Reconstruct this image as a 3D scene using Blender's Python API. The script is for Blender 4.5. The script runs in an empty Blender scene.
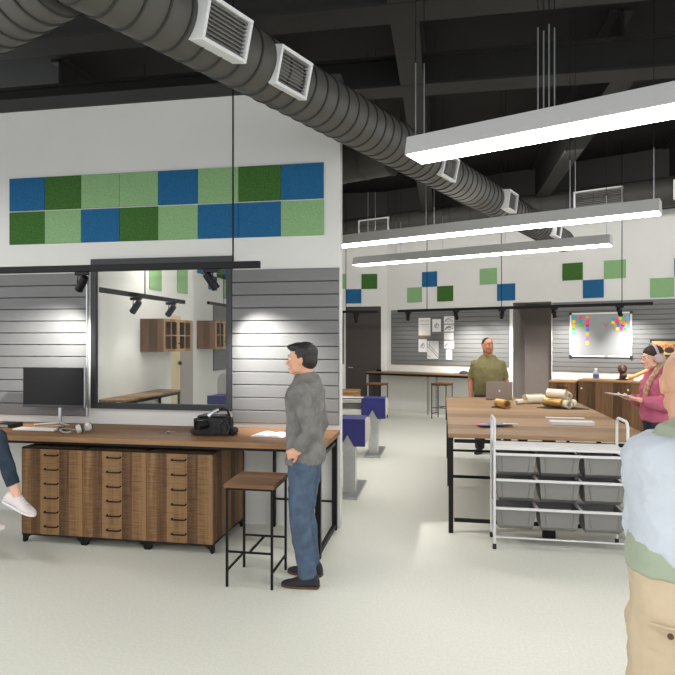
import bpy, bmesh, math, random
from mathutils import Vector, Matrix, noise as mnoise
random.seed(7)
C = bpy.context.scene.collection
PI = math.pi
V = Vector

# ------------------------------------------------------------------ camera model of the place
F = 596.0          # focal length in pixels of a 675 px frame
CX, HY = 337.5, 340.0
CAMH = 1.75
YAW = math.radians(10.04)
FW = V((-math.sin(YAW), math.cos(YAW), 0))
RT = V((math.cos(YAW), math.sin(YAW), 0))
PB = math.radians(33.7)                     # turn of the right-hand wall against the camera
RB = YAW - PB                               # its turn in the world
UB = V((math.cos(RB), math.sin(RB), 0))     # along that wall, to the right
NB = V((math.sin(RB), -math.cos(RB), 0))    # out of that wall, into the room
CAM = V((0, 0, CAMH))

def ray(px, py):
    return FW + RT * ((px - CX) / F) + V((0, 0, 1)) * ((HY - py) / F)
def camw(xc, z, h=0.0):
    p = FW * z + RT * xc
    return V((p.x, p.y, h))
def at_h(px, py, h=0.0):
    d = ray(px, py); t = (h - CAMH) / d.z
    p = CAM + d * t
    return p
def at_z(px, py, z):
    return CAM + ray(px, py) * z
YA = 5.45                                    # face of the partition wall
def on_y(px, py, y=YA):
    d = ray(px, py); p = CAM + d * (y / d.y)
    return p
def on_x(px, py, x):
    d = ray(px, py); return CAM + d * (x / d.x)
_s = camw((410 - CX) / F * 14.7, 14.7)
def _hit(px, d=0.0, py=HY):
    r = ray(px, py); o = _s + NB * d
    den = r.dot(NB); t = (o.dot(NB)) / den
    return CAM + r * t
OB = _hit(387); OB.z = 0                     # corner where the right-hand wall begins
def on_b(px, py, d=0.0):
    p = _hit(px, d, py)
    return (p - OB).dot(UB), p.z
def B(s, d=0.0, z=0.0):
    p = OB + UB * s + NB * d
    return V((p.x, p.y, z))
YC = OB.y                                    # back wall

# ------------------------------------------------------------------ object helpers
def tag(o, label=None, cat=None, group=None, kind=None):
    if label: o['label'] = label
    if cat: o['category'] = cat
    if group: o['group'] = group
    if kind: o['kind'] = kind
    return o
def thing(name, label, cat, loc=(0, 0, 0), rz=0.0, group=None):
    o = bpy.data.objects.new(name, None); C.objects.link(o)
    o.empty_display_size = 0.1
    o.location = loc; o.rotation_euler = (0, 0, rz)
    return tag(o, label, cat, group)
def copy_tree(o, parent=None):
    c = o.copy(); C.objects.link(c)
    if parent: c.parent = parent
    for ch in KIDS.get(o.name, []):
        copy_tree_into(ch, c)
    return c
KIDS = {}
def copy_tree_into(ch, c):
    d = ch.copy(); C.objects.link(d); d.parent = c
    KIDS.setdefault(c.name, []).append(d)
    for g in KIDS.get(ch.name, []):
        copy_tree_into(g, d)

class MB:
    def __init__(self):
        self.bm = bmesh.new(); self.mi = 0
    def _mark(self, faces):
        for f in faces: f.material_index = self.mi
    def box(self, c, s, rz=0.0, M=None, taper=None):
        bm = self.bm
        x, y, z = s[0] / 2, s[1] / 2, s[2] / 2
        vs = []
        R = Matrix.Rotation(rz, 3, 'Z')
        for sz in (-1, 1):
            k = 1.0 if (taper is None or sz > 0) else taper
            for sx, sy in ((-1, -1), (1, -1), (1, 1), (-1, 1)):
                p = R @ V((sx * x * k, sy * y * k, sz * z)) + V(c)
                if M is not None: p = M @ p
                vs.append(bm.verts.new(p))
        fs = [(3, 2, 1, 0), (4, 5, 6, 7), (0, 1, 5, 4), (1, 2, 6, 5), (2, 3, 7, 6), (3, 0, 4, 7)]
        self._mark([bm.faces.new([vs[i] for i in f]) for f in fs])
        return self
    def b2(self, x0, x1, y0, y1, z0, z1):
        return self.box(((x0 + x1) / 2, (y0 + y1) / 2, (z0 + z1) / 2), (abs(x1 - x0), abs(y1 - y0), abs(z1 - z0)))
    def rings(self, rings, cap=True, close=False):
        bm = self.bm
        R = [[bm.verts.new(p) for p in r] for r in rings]
        n = len(R[0]); fs = []
        m = len(R)
        for i in range(m if close else m - 1):
            a, b = R[i], R[(i + 1) % m]
            for j in range(n):
                fs.append(bm.faces.new((a[j], a[(j + 1) % n], b[(j + 1) % n], b[j])))
        if cap and not close:
            fs.append(bm.faces.new(list(reversed(R[0])))); fs.append(bm.faces.new(R[-1]))
        self._mark(fs)
        return self
    def tube(self, pts, r, n=10, close=False, sq=False):
        pts = [V(p) for p in pts]; m = len(pts)
        rs = r if isinstance(r, (list, tuple)) else [r] * m
        T = []
        for i in range(m):
            if close: t = pts[(i + 1) % m] - pts[i - 1]
            else: t = pts[min(i + 1, m - 1)] - pts[max(i - 1, 0)]
            T.append(t.normalized() if t.length > 1e-9 else V((0, 0, 1)))
        up = V((0, 0, 1)) if abs(T[0].z) < 0.9 else V((1, 0, 0))
        nrm = (up - T[0] * up.dot(T[0])).normalized()
        out = []
        for i in range(m):
            nrm = (nrm - T[i] * nrm.dot(T[i]))
            nrm = nrm.normalized() if nrm.length > 1e-6 else T[i].orthogonal().normalized()
            bn = T[i].cross(nrm)
            ring = []
            for k in range(n):
                a = 2 * PI * (k + (0.5 if sq else 0)) / n
                ring.append(pts[i] + (nrm * math.cos(a) + bn * math.sin(a)) * rs[i] * (1.414 if sq else 1))
            out.append(ring)
        return self.rings(out, close=close)
    def bar(self, a, b, w):                       # square bar
        return self.tube([a, b], w / 2, n=4, sq=True)
    def cyl(self, c, r, h, n=20, r2=None):        # upright, base at c
        c = V(c); r2 = r if r2 is None else r2
        return self.rings([[c + V((q * math.cos(2 * PI * k / n), q * math.sin(2 * PI * k / n), z)) for k in range(n)] for q, z in ((r, 0), (r2, h))])
    def lathe(self, prof, c=(0, 0, 0), n=24, M=None):
        c = V(c); rr = []
        for q, z in prof:
            ring = [V((max(q, 1e-4) * math.cos(2 * PI * k / n), max(q, 1e-4) * math.sin(2 * PI * k / n), z)) for k in range(n)]
            rr.append([(M @ p if M is not None else p) + c for p in ring])
        return self.rings(rr)
    def ell(self, c, r, M=None, nu=20, nv=12):
        c = V(c)
        if not isinstance(r, (tuple, list)): r = (r, r, r)
        rr = []
        for i in range(nv + 1):
            th = PI * i / nv; th = min(max(th, 0.02), PI - 0.02)
            ring = []
            for k in range(nu):
                a = 2 * PI * k / nu
                p = V((r[0] * math.sin(th) * math.cos(a), r[1] * math.sin(th) * math.sin(a), -r[2] * math.cos(th))) + c
                ring.append(M @ p if M is not None else p)
            rr.append(ring)
        return self.rings(rr)
    def limb(self, pts, rs, n=14):
        self.tube(pts, rs, n=n)
        for p, r in zip(pts, rs): self.ell(p, r * 0.995, nu=n, nv=8)
        return self
    def prism(self, poly, axis, a, b):
        """2-D polygon extruded along axis ('x','y','z') from a to b"""
        def mk(p, t):
            if axis == 'y': return V((p[0], t, p[1]))
            if axis == 'x': return V((t, p[0], p[1]))
            return V((p[0], p[1], t))
        return self.rings([[mk(p, a) for p in poly], [mk(p, b) for p in poly]])
    def xf(self, M):
        bmesh.ops.transform(self.bm, matrix=M, verts=self.bm.verts); return self
    def mesh(self, name, bevel=0.0, smooth=False, seg=2, ang=35):
        bm = self.bm
        bmesh.ops.recalc_face_normals(bm, faces=bm.faces)
        if bevel > 0:
            es = [e for e in bm.edges if len(e.link_faces) == 2 and e.calc_face_angle(0) > math.radians(30)]
            if es:
                bmesh.ops.bevel(bm, geom=es, offset=bevel, segments=seg, affect='EDGES', profile=0.5, clamp_overlap=True)
        me = bpy.data.meshes.new(name); 
        if smooth:
            for f in bm.faces: f.smooth = True
            for e in bm.edges:
                if len(e.link_faces) == 2 and e.calc_face_angle(0) > math.radians(ang): e.smooth = False
        bm.to_mesh(me); bm.free()
        return me
    def build(self, name, mats, parent=None, bevel=0.0, smooth=False, seg=2, ang=35, label=None):
        me = self.mesh(name, bevel, smooth, seg, ang)
        return link(name, me, mats, parent, label)

def link(name, me, mats, parent=None, label=None):
    if not isinstance(mats, (list, tuple)): mats = [mats]
    if len(me.materials) == 0:
        for m in mats: me.materials.append(m)
    o = bpy.data.objects.new(name, me); C.objects.link(o)
    if parent is not None:
        o.parent = parent; KIDS.setdefault(parent.name, []).append(o)
    if label: o['label'] = label
    return o

def remesh(mb, name, mats, parent=None, voxel=0.006, smooth=4, disp=None, label=None):
    me = mb.mesh('tmp'); o = bpy.data.objects.new('tmp', me); C.objects.link(o)
    m = o.modifiers.new('r', 'REMESH'); m.mode = 'VOXEL'; m.voxel_size = voxel; m.use_smooth_shade = True
    if smooth:
        s = o.modifiers.new('s', 'SMOOTH'); s.factor = 0.5; s.iterations = smooth
    if disp:
        for sc, st in disp:
            t = bpy.data.textures.new('clouds', 'CLOUDS'); t.noise_scale = sc; t.noise_depth = 2
            d = o.modifiers.new('d', 'DISPLACE'); d.texture = t; d.strength = st; d.mid_level = 0.5; d.texture_coords = 'LOCAL'
    dg = bpy.context.evaluated_depsgraph_get(); dg.update()
    ev = o.evaluated_get(dg)
    me2 = bpy.data.meshes.new_from_object(ev); me2.name = name
    bpy.data.objects.remove(o); bpy.data.meshes.remove(me)
    for p in me2.polygons: p.use_smooth = True
    me2.materials.clear()
    return link(name, me2, mats, parent, label)

# ------------------------------------------------------------------ materials
def S(r, g, b):
    f = lambda c: (c / 255 / 12.92) if c / 255 <= 0.04045 else ((c / 255 + 0.055) / 1.055) ** 2.4
    return (f(r), f(g), f(b), 1.0)
def mix(a, b, t): return tuple(a[i] * (1 - t) + b[i] * t for i in range(3)) + (1.0,)
def scale(a, k): return (a[0] * k, a[1] * k, a[2] * k, 1.0)

def mat(name, col, rough=0.6, metal=0.0, var=0.0, vscale=20.0, bump=0.0, bscale=60.0, coat=0.0, spec=0.5, emit=None, estr=0.0, stretch=None):
    m = bpy.data.materials.new(name); m.use_nodes = True
    nt = m.node_tree; N = nt.nodes; L = nt.links
    p = N['Principled BSDF']
    p.inputs['Base Color'].default_value = col
    p.inputs['Roughness'].default_value = rough
    p.inputs['Metallic'].default_value = metal
    p.inputs['Specular IOR Level'].default_value = spec
    if coat: p.inputs['Coat Weight'].default_value = coat
    if emit:
        p.inputs['Emission Color'].default_value = emit; p.inputs['Emission Strength'].default_value = estr
    if var or bump:
        tc = N.new('ShaderNodeTexCoord'); src = tc.outputs['Object']
        if stretch:
            mp = N.new('ShaderNodeMapping'); mp.inputs['Scale'].default_value = stretch
            L.new(src, mp.inputs['Vector']); src = mp.outputs['Vector']
        if var:
            n = N.new('ShaderNodeTexNoise'); n.inputs['Scale'].default_value = vscale; n.inputs['Detail'].default_value = 4
            L.new(src, n.inputs['Vector'])
            r = N.new('ShaderNodeValToRGB')
            r.color_ramp.elements[0].position = 0.3; r.color_ramp.elements[1].position = 0.7
            r.color_ramp.elements[0].color = scale(col, 1 - var); r.color_ramp.elements[1].color = scale(col, 1 + var)
            L.new(n.outputs['Fac'], r.inputs['Fac']); L.new(r.outputs['Color'], p.inputs['Base Color'])
        if bump:
            n2 = N.new('ShaderNodeTexNoise'); n2.inputs['Scale'].default_value = bscale; n2.inputs['Detail'].default_value = 3
            L.new(src, n2.inputs['Vector'])
            b = N.new('ShaderNodeBump'); b.inputs['Strength'].default_value = bump; b.inputs['Distance'].default_value = 0.01
            L.new(n2.outputs['Fac'], b.inputs['Height']); L.new(b.outputs['Normal'], p.inputs['Normal'])
    return m

def wood(name, c1, c2, c3, plank='X', width=0.12, grain='Z', rough=0.55, fine=1.0, saw=0.25):
    """planks divided along one axis, grain running along another, fine saw marks across"""
    m = bpy.data.materials.new(name); m.use_nodes = True
    nt = m.node_tree; N = nt.nodes; L = nt.links
    p = N['Principled BSDF']; p.inputs['Roughness'].default_value = rough; p.inputs['Specular IOR Level'].default_value = 0.3
    tc = N.new('ShaderNodeTexCoord'); sp = N.new('ShaderNodeSeparateXYZ'); L.new(tc.outputs['Object'], sp.inputs[0])
    d = N.new('ShaderNodeMath'); d.operation = 'DIVIDE'; d.inputs[1].default_value = width; L.new(sp.outputs[plank], d.inputs[0])
    fl = N.new('ShaderNodeMath'); fl.operation = 'FLOOR'; L.new(d.outputs[0], fl.inputs[0])
    wn = N.new('ShaderNodeTexWhiteNoise'); wn.noise_dimensions = '1D'; L.new(fl.outputs[0], wn.inputs['W'])
    mp = N.new('ShaderNodeMapping'); sc = {'X': (30, 30, 30), 'Y': (30, 30, 30), 'Z': (30, 30, 30)}[grain]
    sc = [26 * fine] * 3; sc['XYZ'.index(grain)] = 1.6 * fine; mp.inputs['Scale'].default_value = sc
    ad = N.new('ShaderNodeVectorMath'); ad.operation = 'ADD'; L.new(tc.outputs['Object'], ad.inputs[0])
    cm = N.new('ShaderNodeCombineXYZ'); ml = N.new('ShaderNodeMath'); ml.operation = 'MULTIPLY'; ml.inputs[1].default_value = 3.7
    L.new(wn.outputs['Value'], ml.inputs[0])
    for ax in 'XYZ': L.new(ml.outputs[0], cm.inputs[ax])
    L.new(cm.outputs[0], ad.inputs[1]); L.new(ad.outputs[0], mp.inputs['Vector'])
    n = N.new('ShaderNodeTexNoise'); n.inputs['Scale'].default_value = 1.0; n.inputs['Detail'].default_value = 5; n.inputs['Roughness'].default_value = 0.6
    L.new(mp.outputs[0], n.inputs['Vector'])
    mp2 = N.new('ShaderNodeMapping'); s2 = [9] * 3; s2['XYZ'.index(grain)] = 120; s2 = [v for v in s2]; mp2.inputs['Scale'].default_value = s2
    L.new(tc.outputs['Object'], mp2.inputs['Vector'])
    n2 = N.new('ShaderNodeTexNoise'); n2.inputs['Scale'].default_value = 1.0; n2.inputs['Detail'].default_value = 2; L.new(mp2.outputs[0], n2.inputs['Vector'])
    a1 = N.new('ShaderNodeMath'); a1.operation = 'MULTIPLY_ADD'; a1.inputs[1].default_value = 0.42; L.new(wn.outputs['Value'], a1.inputs[0])
    a0 = N.new('ShaderNodeMath'); a0.operation = 'MULTIPLY'; a0.inputs[1].default_value = 0.75; L.new(n.outputs['Fac'], a0.inputs[0]); L.new(a0.outputs[0], a1.inputs[2])
    a2 = N.new('ShaderNodeMath'); a2.operation = 'MULTIPLY_ADD'; a2.inputs[1].default_value = saw; L.new(n2.outputs['Fac'], a2.inputs[0]); L.new(a1.outputs[0], a2.inputs[2])
    r = N.new('ShaderNodeValToRGB'); e = r.color_ramp.elements
    lo, hi = .36 + saw * .42, .84 + saw * .58
    e[0].position = lo; e[0].color = c1; e[1].position = min(hi, 1.0); e[1].color = c3
    k = e.new((lo + min(hi, 1.0)) / 2); k.color = c2
    L.new(a2.outputs[0], r.inputs['Fac']); L.new(r.outputs['Color'], p.inputs['Base Color'])
    b = N.new('ShaderNodeBump'); b.inputs['Strength'].default_value = 0.15; b.inputs['Distance'].default_value = 0.004
    L.new(a2.outputs[0], b.inputs['Height']); L.new(b.outputs['Normal'], p.inputs['Normal'])
    return m

M = {}
M['floor'] = mat('speckled_vinyl', S(226, 226, 214), 0.42, var=0.05, vscale=55, bump=0.03, bscale=90, spec=0.3)
M['wall'] = mat('white_paint', S(218, 217, 212), 0.8, var=0.015, vscale=3, spec=0.2)
M['ceil'] = mat('black_ceiling_paint', S(32, 31, 30), 0.8, var=0.1, vscale=2, spec=0.2)
M['beam'] = mat('dark_steel_paint', S(42, 41, 39), 0.7, var=0.08, vscale=3, spec=0.25)
M['capdark'] = mat('dark_trim_paint', S(58, 57, 54), 0.6, spec=0.25)
M['slat'] = mat('grey_slatwall', S(112, 112, 111), 0.4, var=0.05, vscale=12, spec=0.4, stretch=(1, 1, 20))
M['slatback'] = mat('slat_groove', S(60, 60, 60), 0.7)
M['frame'] = mat('charcoal_aluminium', S(50, 51, 53), 0.5, spec=0.4)
M['black'] = mat('black_metal', S(13, 13, 13), 0.5, spec=0.25)
M['blackpl'] = mat('black_plastic', S(13, 13, 14), 0.45, spec=0.3)
M['screen'] = mat('dark_screen', S(26, 26, 26), 0.25, spec=0.12)
M['duct'] = mat('grey_duct', S(84, 82, 77), 0.5, var=0.05, vscale=4, spec=0.35)
M['ductdark'] = mat('charcoal_duct', S(62, 60, 57), 0.6, var=0.05, vscale=4, spec=0.3)
M['seam'] = mat('duct_seam', S(44, 43, 41), 0.6)
M['white'] = mat('white_enamel', S(232, 232, 230), 0.35)
M['lightgrey'] = mat('light_grey_housing', S(206, 205, 202), 0.45)
M['grille'] = mat('grille_grey', S(120, 118, 114), 0.5)
M['silver'] = mat('brushed_steel', S(190, 192, 194), 0.3, metal=0.85, var=0.05, vscale=30)
M['chrome'] = mat('chrome', S(205, 206, 208), 0.2, metal=1.0)
M['navy'] = mat('navy_panel', S(36, 38, 112), 0.5, var=0.05, vscale=20)
M['cream'] = mat('cream_panel', S(204, 200, 188), 0.5)
M['shellgrey'] = mat('grey_shell', S(165, 164, 158), 0.6)
M['blue'] = mat('blue_felt', S(43, 98, 140), 0.95, var=0.16, vscale=90, bump=0.3, bscale=180, spec=0.05)
M['green'] = mat('light_green_felt', S(136, 172, 124), 0.95, var=0.16, vscale=70, bump=0.3, bscale=180, spec=0.05)
M['dgreen'] = mat('dark_green_felt', S(66, 104, 52), 0.95, var=0.3, vscale=70, bump=0.3, bscale=180, spec=0.05)
M['darkdoor'] = mat('dark_brown_door', S(54, 46, 41), 0.5, var=0.05, vscale=6, stretch=(8, 8, 1))
M['taupe'] = mat('taupe_door', S(124, 114, 108), 0.6, var=0.03, vscale=6)
M['taupelight'] = mat('taupe_jamb', S(156, 149, 144), 0.6)
M['beige'] = mat('beige_door', S(212, 196, 160), 0.6)
M['oak'] = wood('rustic_oak', S(80, 56, 34), S(110, 80, 50), S(142, 108, 72), plank='X', width=0.09, grain='Z', saw=0.5)
M['oakside'] = wood('rustic_oak_side', S(70, 48, 29), S(102, 73, 46), S(134, 101, 68), plank='Y', width=0.11, grain='Z', saw=0.3)
M['desktop'] = wood('desk_oak', S(122, 88, 58), S(148, 112, 78), S(172, 136, 100), plank='Y', width=0.2, grain='X', saw=0.05)
M['tabletop'] = wood('walnut_top', S(126, 98, 72), S(150, 120, 90), S(172, 142, 110), plank='Y', width=0.3, grain='X', saw=0.12)
M['seatwood'] = wood('seat_oak', S(116, 82, 52), S(142, 104, 70), S(168, 130, 92), plank='Y', width=0.09, grain='X', saw=0.1)
M['counterwood'] = wood('counter_walnut', S(78, 54, 34), S(102, 73, 46), S(126, 94, 62), plank='X', width=0.16, grain='Z', saw=0.1)
M['countertop'] = wood('counter_edge', S(150, 110, 72), S(182, 140, 98), S(206, 166, 122), plank='Y', width=0.2, grain='X', saw=0.05)
M['pine'] = wood('pine', S(136, 98, 60), S(166, 126, 84), S(188, 150, 106), plank='Y', width=0.2, grain='X', saw=0.05)
M['cabwood'] = wood('cabinet_walnut', S(84, 58, 38), S(112, 80, 54), S(136, 102, 72), plank='X', width=0.15, grain='Z', saw=0.1)
M['bin'] = mat('grey_bin_plastic', S(126, 125, 122), 0.5)
M['trolley'] = mat('white_trolley_steel', S(214, 213, 212), 0.35)
M['rubber'] = mat('black_rubber', S(20, 20, 20), 0.7)
M['laptop'] = mat('laptop_aluminium', S(158, 150, 146), 0.35, metal=0.6)
M['paper'] = mat('paper_white', S(222, 221, 218), 0.8, var=0.02, vscale=20)
M['paper2'] = mat('paper_grey', S(205, 204, 202), 0.8, var=0.06, vscale=25)
M['ink'] = mat('grey_ink', S(120, 120, 120), 0.8)
M['gold'] = mat('gold_foil', S(204, 162, 96), 0.35, metal=0.5, var=0.2, vscale=30)
M['ivory'] = mat('ivory_paper', S(238, 228, 204), 0.6, var=0.06, vscale=25)
M['darkcloth'] = mat('dark_cloth', S(46, 36, 28), 0.8, var=0.2, vscale=30)
M['whiteboard'] = mat('whiteboard_gloss', S(152, 153, 154), 0.15, spec=0.5)
M['skin'] = mat('skin_light', S(222, 168, 138), 0.5, var=0.05, vscale=30, spec=0.3)
M['skinf'] = mat('skin_fair', S(232, 184, 160), 0.5, var=0.04, vscale=30, spec=0.3)
M['skind'] = mat('skin_tan', S(182, 124, 96), 0.5, var=0.06, vscale=30, spec=0.3)
M['skinb'] = mat('skin_bald', S(224, 172, 140), 0.45, var=0.05, vscale=25, spec=0.35)
M['hairblack'] = mat('black_hair', S(34, 30, 28), 0.5, var=0.3, vscale=60, bump=0.5, bscale=120, stretch=(1, 1, 0.3))
M['hairblond'] = mat('blond_hair', S(184, 150, 112), 0.5, var=0.3, vscale=60, bump=0.5, bscale=120, stretch=(1, 1, 0.25))
M['hairdark'] = mat('cropped_hair', S(56, 42, 36), 0.8, var=0.2, vscale=80)
M['jacket'] = mat('grey_denim_jacket', S(122, 120, 116), 0.9, var=0.22, vscale=14, bump=0.5, bscale=16, spec=0.1)
M['denim'] = mat('blue_denim', S(82, 97, 116), 0.9, var=0.22, vscale=14, bump=0.4, bscale=14, spec=0.1)
M['denimdark'] = mat('dark_denim', S(56, 66, 78), 0.9, var=0.2, vscale=14, bump=0.4, bscale=14, spec=0.1)
M['olive'] = mat('olive_cotton', S(118, 112, 78), 0.9, var=0.1, vscale=10, bump=0.5, bscale=12, spec=0.1)
M['pink'] = mat('pink_fleece', S(190, 104, 128), 0.95, var=0.1, vscale=12, bump=0.6, bscale=12, spec=0.1)
M['red'] = mat('red_fabric', S(190, 54, 52), 0.9)
M['sage'] = mat('sage_cotton', S(168, 178, 156), 0.9, var=0.06, vscale=10, bump=0.5, bscale=12, spec=0.1)
M['paleblue'] = mat('pale_cotton', S(204, 211, 219), 0.9, var=0.04, vscale=8, bump=0.5, bscale=10, spec=0.1)
M['chino'] = mat('beige_chino', S(205, 186, 158), 0.9, var=0.07, vscale=10, bump=0.5, bscale=9, spec=0.1)
M['charcoal'] = mat('charcoal_cotton', S(44, 44, 46), 0.9, var=0.1, vscale=12)
M['suede'] = mat('black_suede', S(44, 45, 50), 0.85, var=0.15, vscale=40)
M['sole'] = mat('brown_sole', S(92, 66, 48), 0.8)
M['sneaker'] = mat('white_sneaker', S(226, 216, 214), 0.6)
M['eyew'] = mat('eye_white', S(235, 230, 226), 0.3)
M['iris'] = mat('iris_brown', S(44, 30, 22), 0.3)
M['lip'] = mat('lip', S(178, 104, 92), 0.5)
M['brow'] = mat('brow_dark', S(40, 32, 28), 0.8)
M['lipf'] = mat('lip_pink', S(206, 124, 118), 0.5)
M['mauve'] = mat('mauve_plastic', S(190, 168, 172), 0.45)
M['greyplastic'] = mat('grey_plastic', S(150, 148, 146), 0.45)
M['orange'] = mat('orange_wood', S(206, 138, 74), 0.5, var=0.12, vscale=20)
M['darkwood'] = mat('dark_carved_wood', S(70, 44, 32), 0.5, var=0.25, vscale=30)
for k, c in dict(teal=(44, 178, 170), yellow=(226, 218, 70), amber=(244, 164, 40), lime=(70, 210, 60), sky=(96, 190, 226), magenta=(236, 70, 150), crimson=(206, 40, 100), azure=(40, 150, 205), mustard=(208, 180, 50), rose=(240, 96, 170)).items():
    M['n_' + k] = mat('note_' + k, S(*c), 0.8)
M['posteryellow'] = mat('poster_ochre', S(176, 146, 92), 0.6, var=0.1, vscale=8)
M['posterred'] = mat('poster_red', S(176, 84, 60), 0.6)
M['amberband'] = mat('amber_band', S(226, 178, 70), 0.7)
M['label_blue'] = mat('bottle_label', S(70, 78, 140), 0.5)
M['uplight'] = None
def emis(name, col, st):
    m = bpy.data.materials.new(name); m.use_nodes = True
    p = m.node_tree.nodes['Principled BSDF']; p.inputs['Base Color'].default_value = (0.8, 0.8, 0.8, 1)
    p.inputs['Emission Color'].default_value = col; p.inputs['Emission Strength'].default_value = st
    return m
M['lamp'] = emis('lamp_diffuser', (1.0, 0.975, 0.94, 1), 18.5)
M['uplight'] = emis('lamp_uplight', (1.0, 0.975, 0.94, 1), 10.0)  # glow of the strips added on top of some pendants
M['spotlens'] = emis('spot_lens', (1.0, 0.97, 0.92, 1), 3.0)
def glassmat():
    m = bpy.data.materials.new('clear_glass'); m.use_nodes = True
    nt = m.node_tree; N = nt.nodes; L = nt.links
    N.remove(N['Principled BSDF']); out = N['Material Output']
    t = N.new('ShaderNodeBsdfTransparent'); t.inputs[0].default_value = (0.96, 0.97, 0.96, 1)
    g = N.new('ShaderNodeBsdfGlossy'); g.inputs['Roughness'].default_value = 0.02
    mx = N.new('ShaderNodeMixShader'); mx.inputs[0].default_value = 0.012
    L.new(t.outputs[0], mx.inputs[1]); L.new(g.outputs[0], mx.inputs[2]); L.new(mx.outputs[0], out.inputs['Surface'])
    return m
M['glass'] = glassmat()
# ------------------------------------------------------------------ setting
def struct(name, mb, m, parent=None, bevel=0.0, smooth=False):
    o = mb.build(name, m, parent, bevel=bevel, smooth=smooth)
    if parent is None: o['kind'] = 'structure'
    return o
CEIL = 5.5
mb = MB(); mb.b2(-9, 10, -4.5, 19, -0.1, 0); struct('floor', mb, M['floor'])
mb = MB(); mb.b2(-9, 10, -4.5, 19, CEIL, CEIL + 0.1); struct('ceiling', mb, M['ceil'])
AX1 = on_y(340.2, 340).x                    # right end of the partition
WX0, WX1, WZ0, WZ1 = -3.46, -1.985, 1.07, 2.555
TA = 0.12
mb = MB()
mb.b2(-9, WX0, YA, YA + TA, 0, 4.09); mb.b2(WX1, AX1, YA, YA + TA, 0, 4.09)
mb.b2(WX0, WX1, YA, YA + TA, 0, WZ0); mb.b2(WX0, WX1, YA, YA + TA, WZ1, 4.09)
struct('wall_partition', mb, M['wall'])
mb = MB(); mb.b2(-9, AX1 + 0.01, YA - 0.03, YA + TA + 0.03, 4.09, 4.21); struct('trim_1', mb, M['capdark'])
# window in the partition
fw = 0.056
mb = MB(); y0, y1 = YA - 0.03, YA + 0.012
mb.b2(WX0, WX0 + fw, y0, y1, WZ0, WZ1); mb.b2(WX1 - fw, WX1, y0, y1, WZ0, WZ1)
mb.b2(WX0 + fw, WX1 - fw, y0, y1, WZ0, WZ0 + fw); mb.b2(WX0 + fw, WX1 - fw, y0, y1, WZ1 - fw, WZ1)
win = struct('window_1', mb, M['frame'])
mb = MB(); mb.b2(WX0 + fw, WX1 - fw, YA - .01, YA - 0.004, WZ0 + fw, WZ1 - fw); mb.build('window_pane', M['glass'], win)
# right-hand angled wall, with the recessed door; back wall
WH = 4.3
ds0, ds1 = on_b(513, 340)[0], on_b(551.5, 340)[0]
DTOP = on_b(532, 302)[1]
def bbox(mb, s0, s1, d0, d1, z0, z1):
    """box in the frame of the angled wall, in world coordinates"""
    c = B((s0 + s1) / 2, (d0 + d1) / 2, (z0 + z1) / 2)
    mb.box(c, (abs(s1 - s0), abs(d1 - d0), z1 - z0), rz=RB)
mb = MB()
SE = 9.0
bbox(mb, 0, ds0, 0, -0.12, 0, WH); bbox(mb, ds1, SE, 0, -0.12, 0, WH); bbox(mb, ds0, ds1, 0, -0.12, DTOP, WH)
struct('wall_right', mb, M['wall'])
mb = MB(); bbox(mb, -1.0, SE, 0.01, -0.12, WH, CEIL)
mb.b2(-9, OB.x + 0.05, YC - 0.01, YC + 0.12, WH, CEIL); struct('trim_2', mb, M['capdark'])
mb = MB(); cdx0, cdx1 = on_y(345.5, 340, YC).x, on_y(381, 340, YC).x; cdt = on_y(363, 306.5, YC).z
mb.b2(-9, cdx0, YC, YC + 0.12, 0, WH); mb.b2(cdx1, OB.x, YC, YC + 0.12, 0, WH); mb.b2(cdx0, cdx1, YC, YC + 0.12, cdt, WH)
struct('wall_back', mb, M['wall'])
mb = MB(); mb.b2(cdx0, cdx1, YC + 0.03, YC + 0.08, 0, cdt)
d1 = struct('door_1', mb, M['darkdoor'])
mb = MB(); mb.cyl((cdx0 + 0.09, YC + 0.0, 1.05), 0.02, 0.012); mb.tube([(cdx0 + 0.09, YC + 0.03, 1.05), (cdx0 + 0.09, YC - 0.04, 1.05), (cdx0 + 0.2, YC - 0.04, 1.05)], 0.01); mb.build('door_handle', M['silver'], d1)
mb = MB(); bbox(mb, ds0 - 0.02, ds1 + 0.02, -0.9, -0.95, 0, DTOP); struct('door_2', mb, M['taupe'])
mb = MB(); bbox(mb, ds0 - 0.05, ds0, -0.005, -0.9, 0, DTOP); bbox(mb, ds1, ds1 + 0.05, -0.12, -0.9, 0, DTOP); bbox(mb, ds0 - 0.05, ds1 + 0.05, -0.12, -0.9, DTOP, DTOP + 0.05)
struct('trim_3', mb, M['taupelight'])
# room behind the window: its left-hand wall with a step, a door and a pilaster
XL, XL2 = -4.85, -5.27
yd0, yd1, yp = on_x(171, 340, XL).y, on_x(181, 340, XL).y, on_x(193, 340, XL).y
mb = MB(); mb.b2(XL - 0.12, XL, YA + TA, yd0, 0, WH); mb.b2(XL - 0.12, XL, yd0, yd1, 2.2, WH)
mb.b2(XL2 - 0.12, XL2, yp, YC, 0, WH)
struct('wall_left', mb, M['wall'])
mb = MB(); mb.b2(XL2 - 0.12, XL, yd1, yp, 0, 2.12); struct('trim_4', mb, M['taupelight'])
mb = MB(); mb.b2(XL2 - 0.12, XL, yd1, yp, 2.12, WH); struct('wall_pier', mb, M['wall'])
mb = MB(); mb.b2(XL - 0.06, XL - 0.01, yd0, yd1, 0, 2.2); d3 = struct('door_3', mb, M['beige'])
mb = MB(); mb.ell((XL + 0.03, yd1 - 0.1, 1.32), 0.035); mb.build('door_knob', M['black'], d3)
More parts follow.
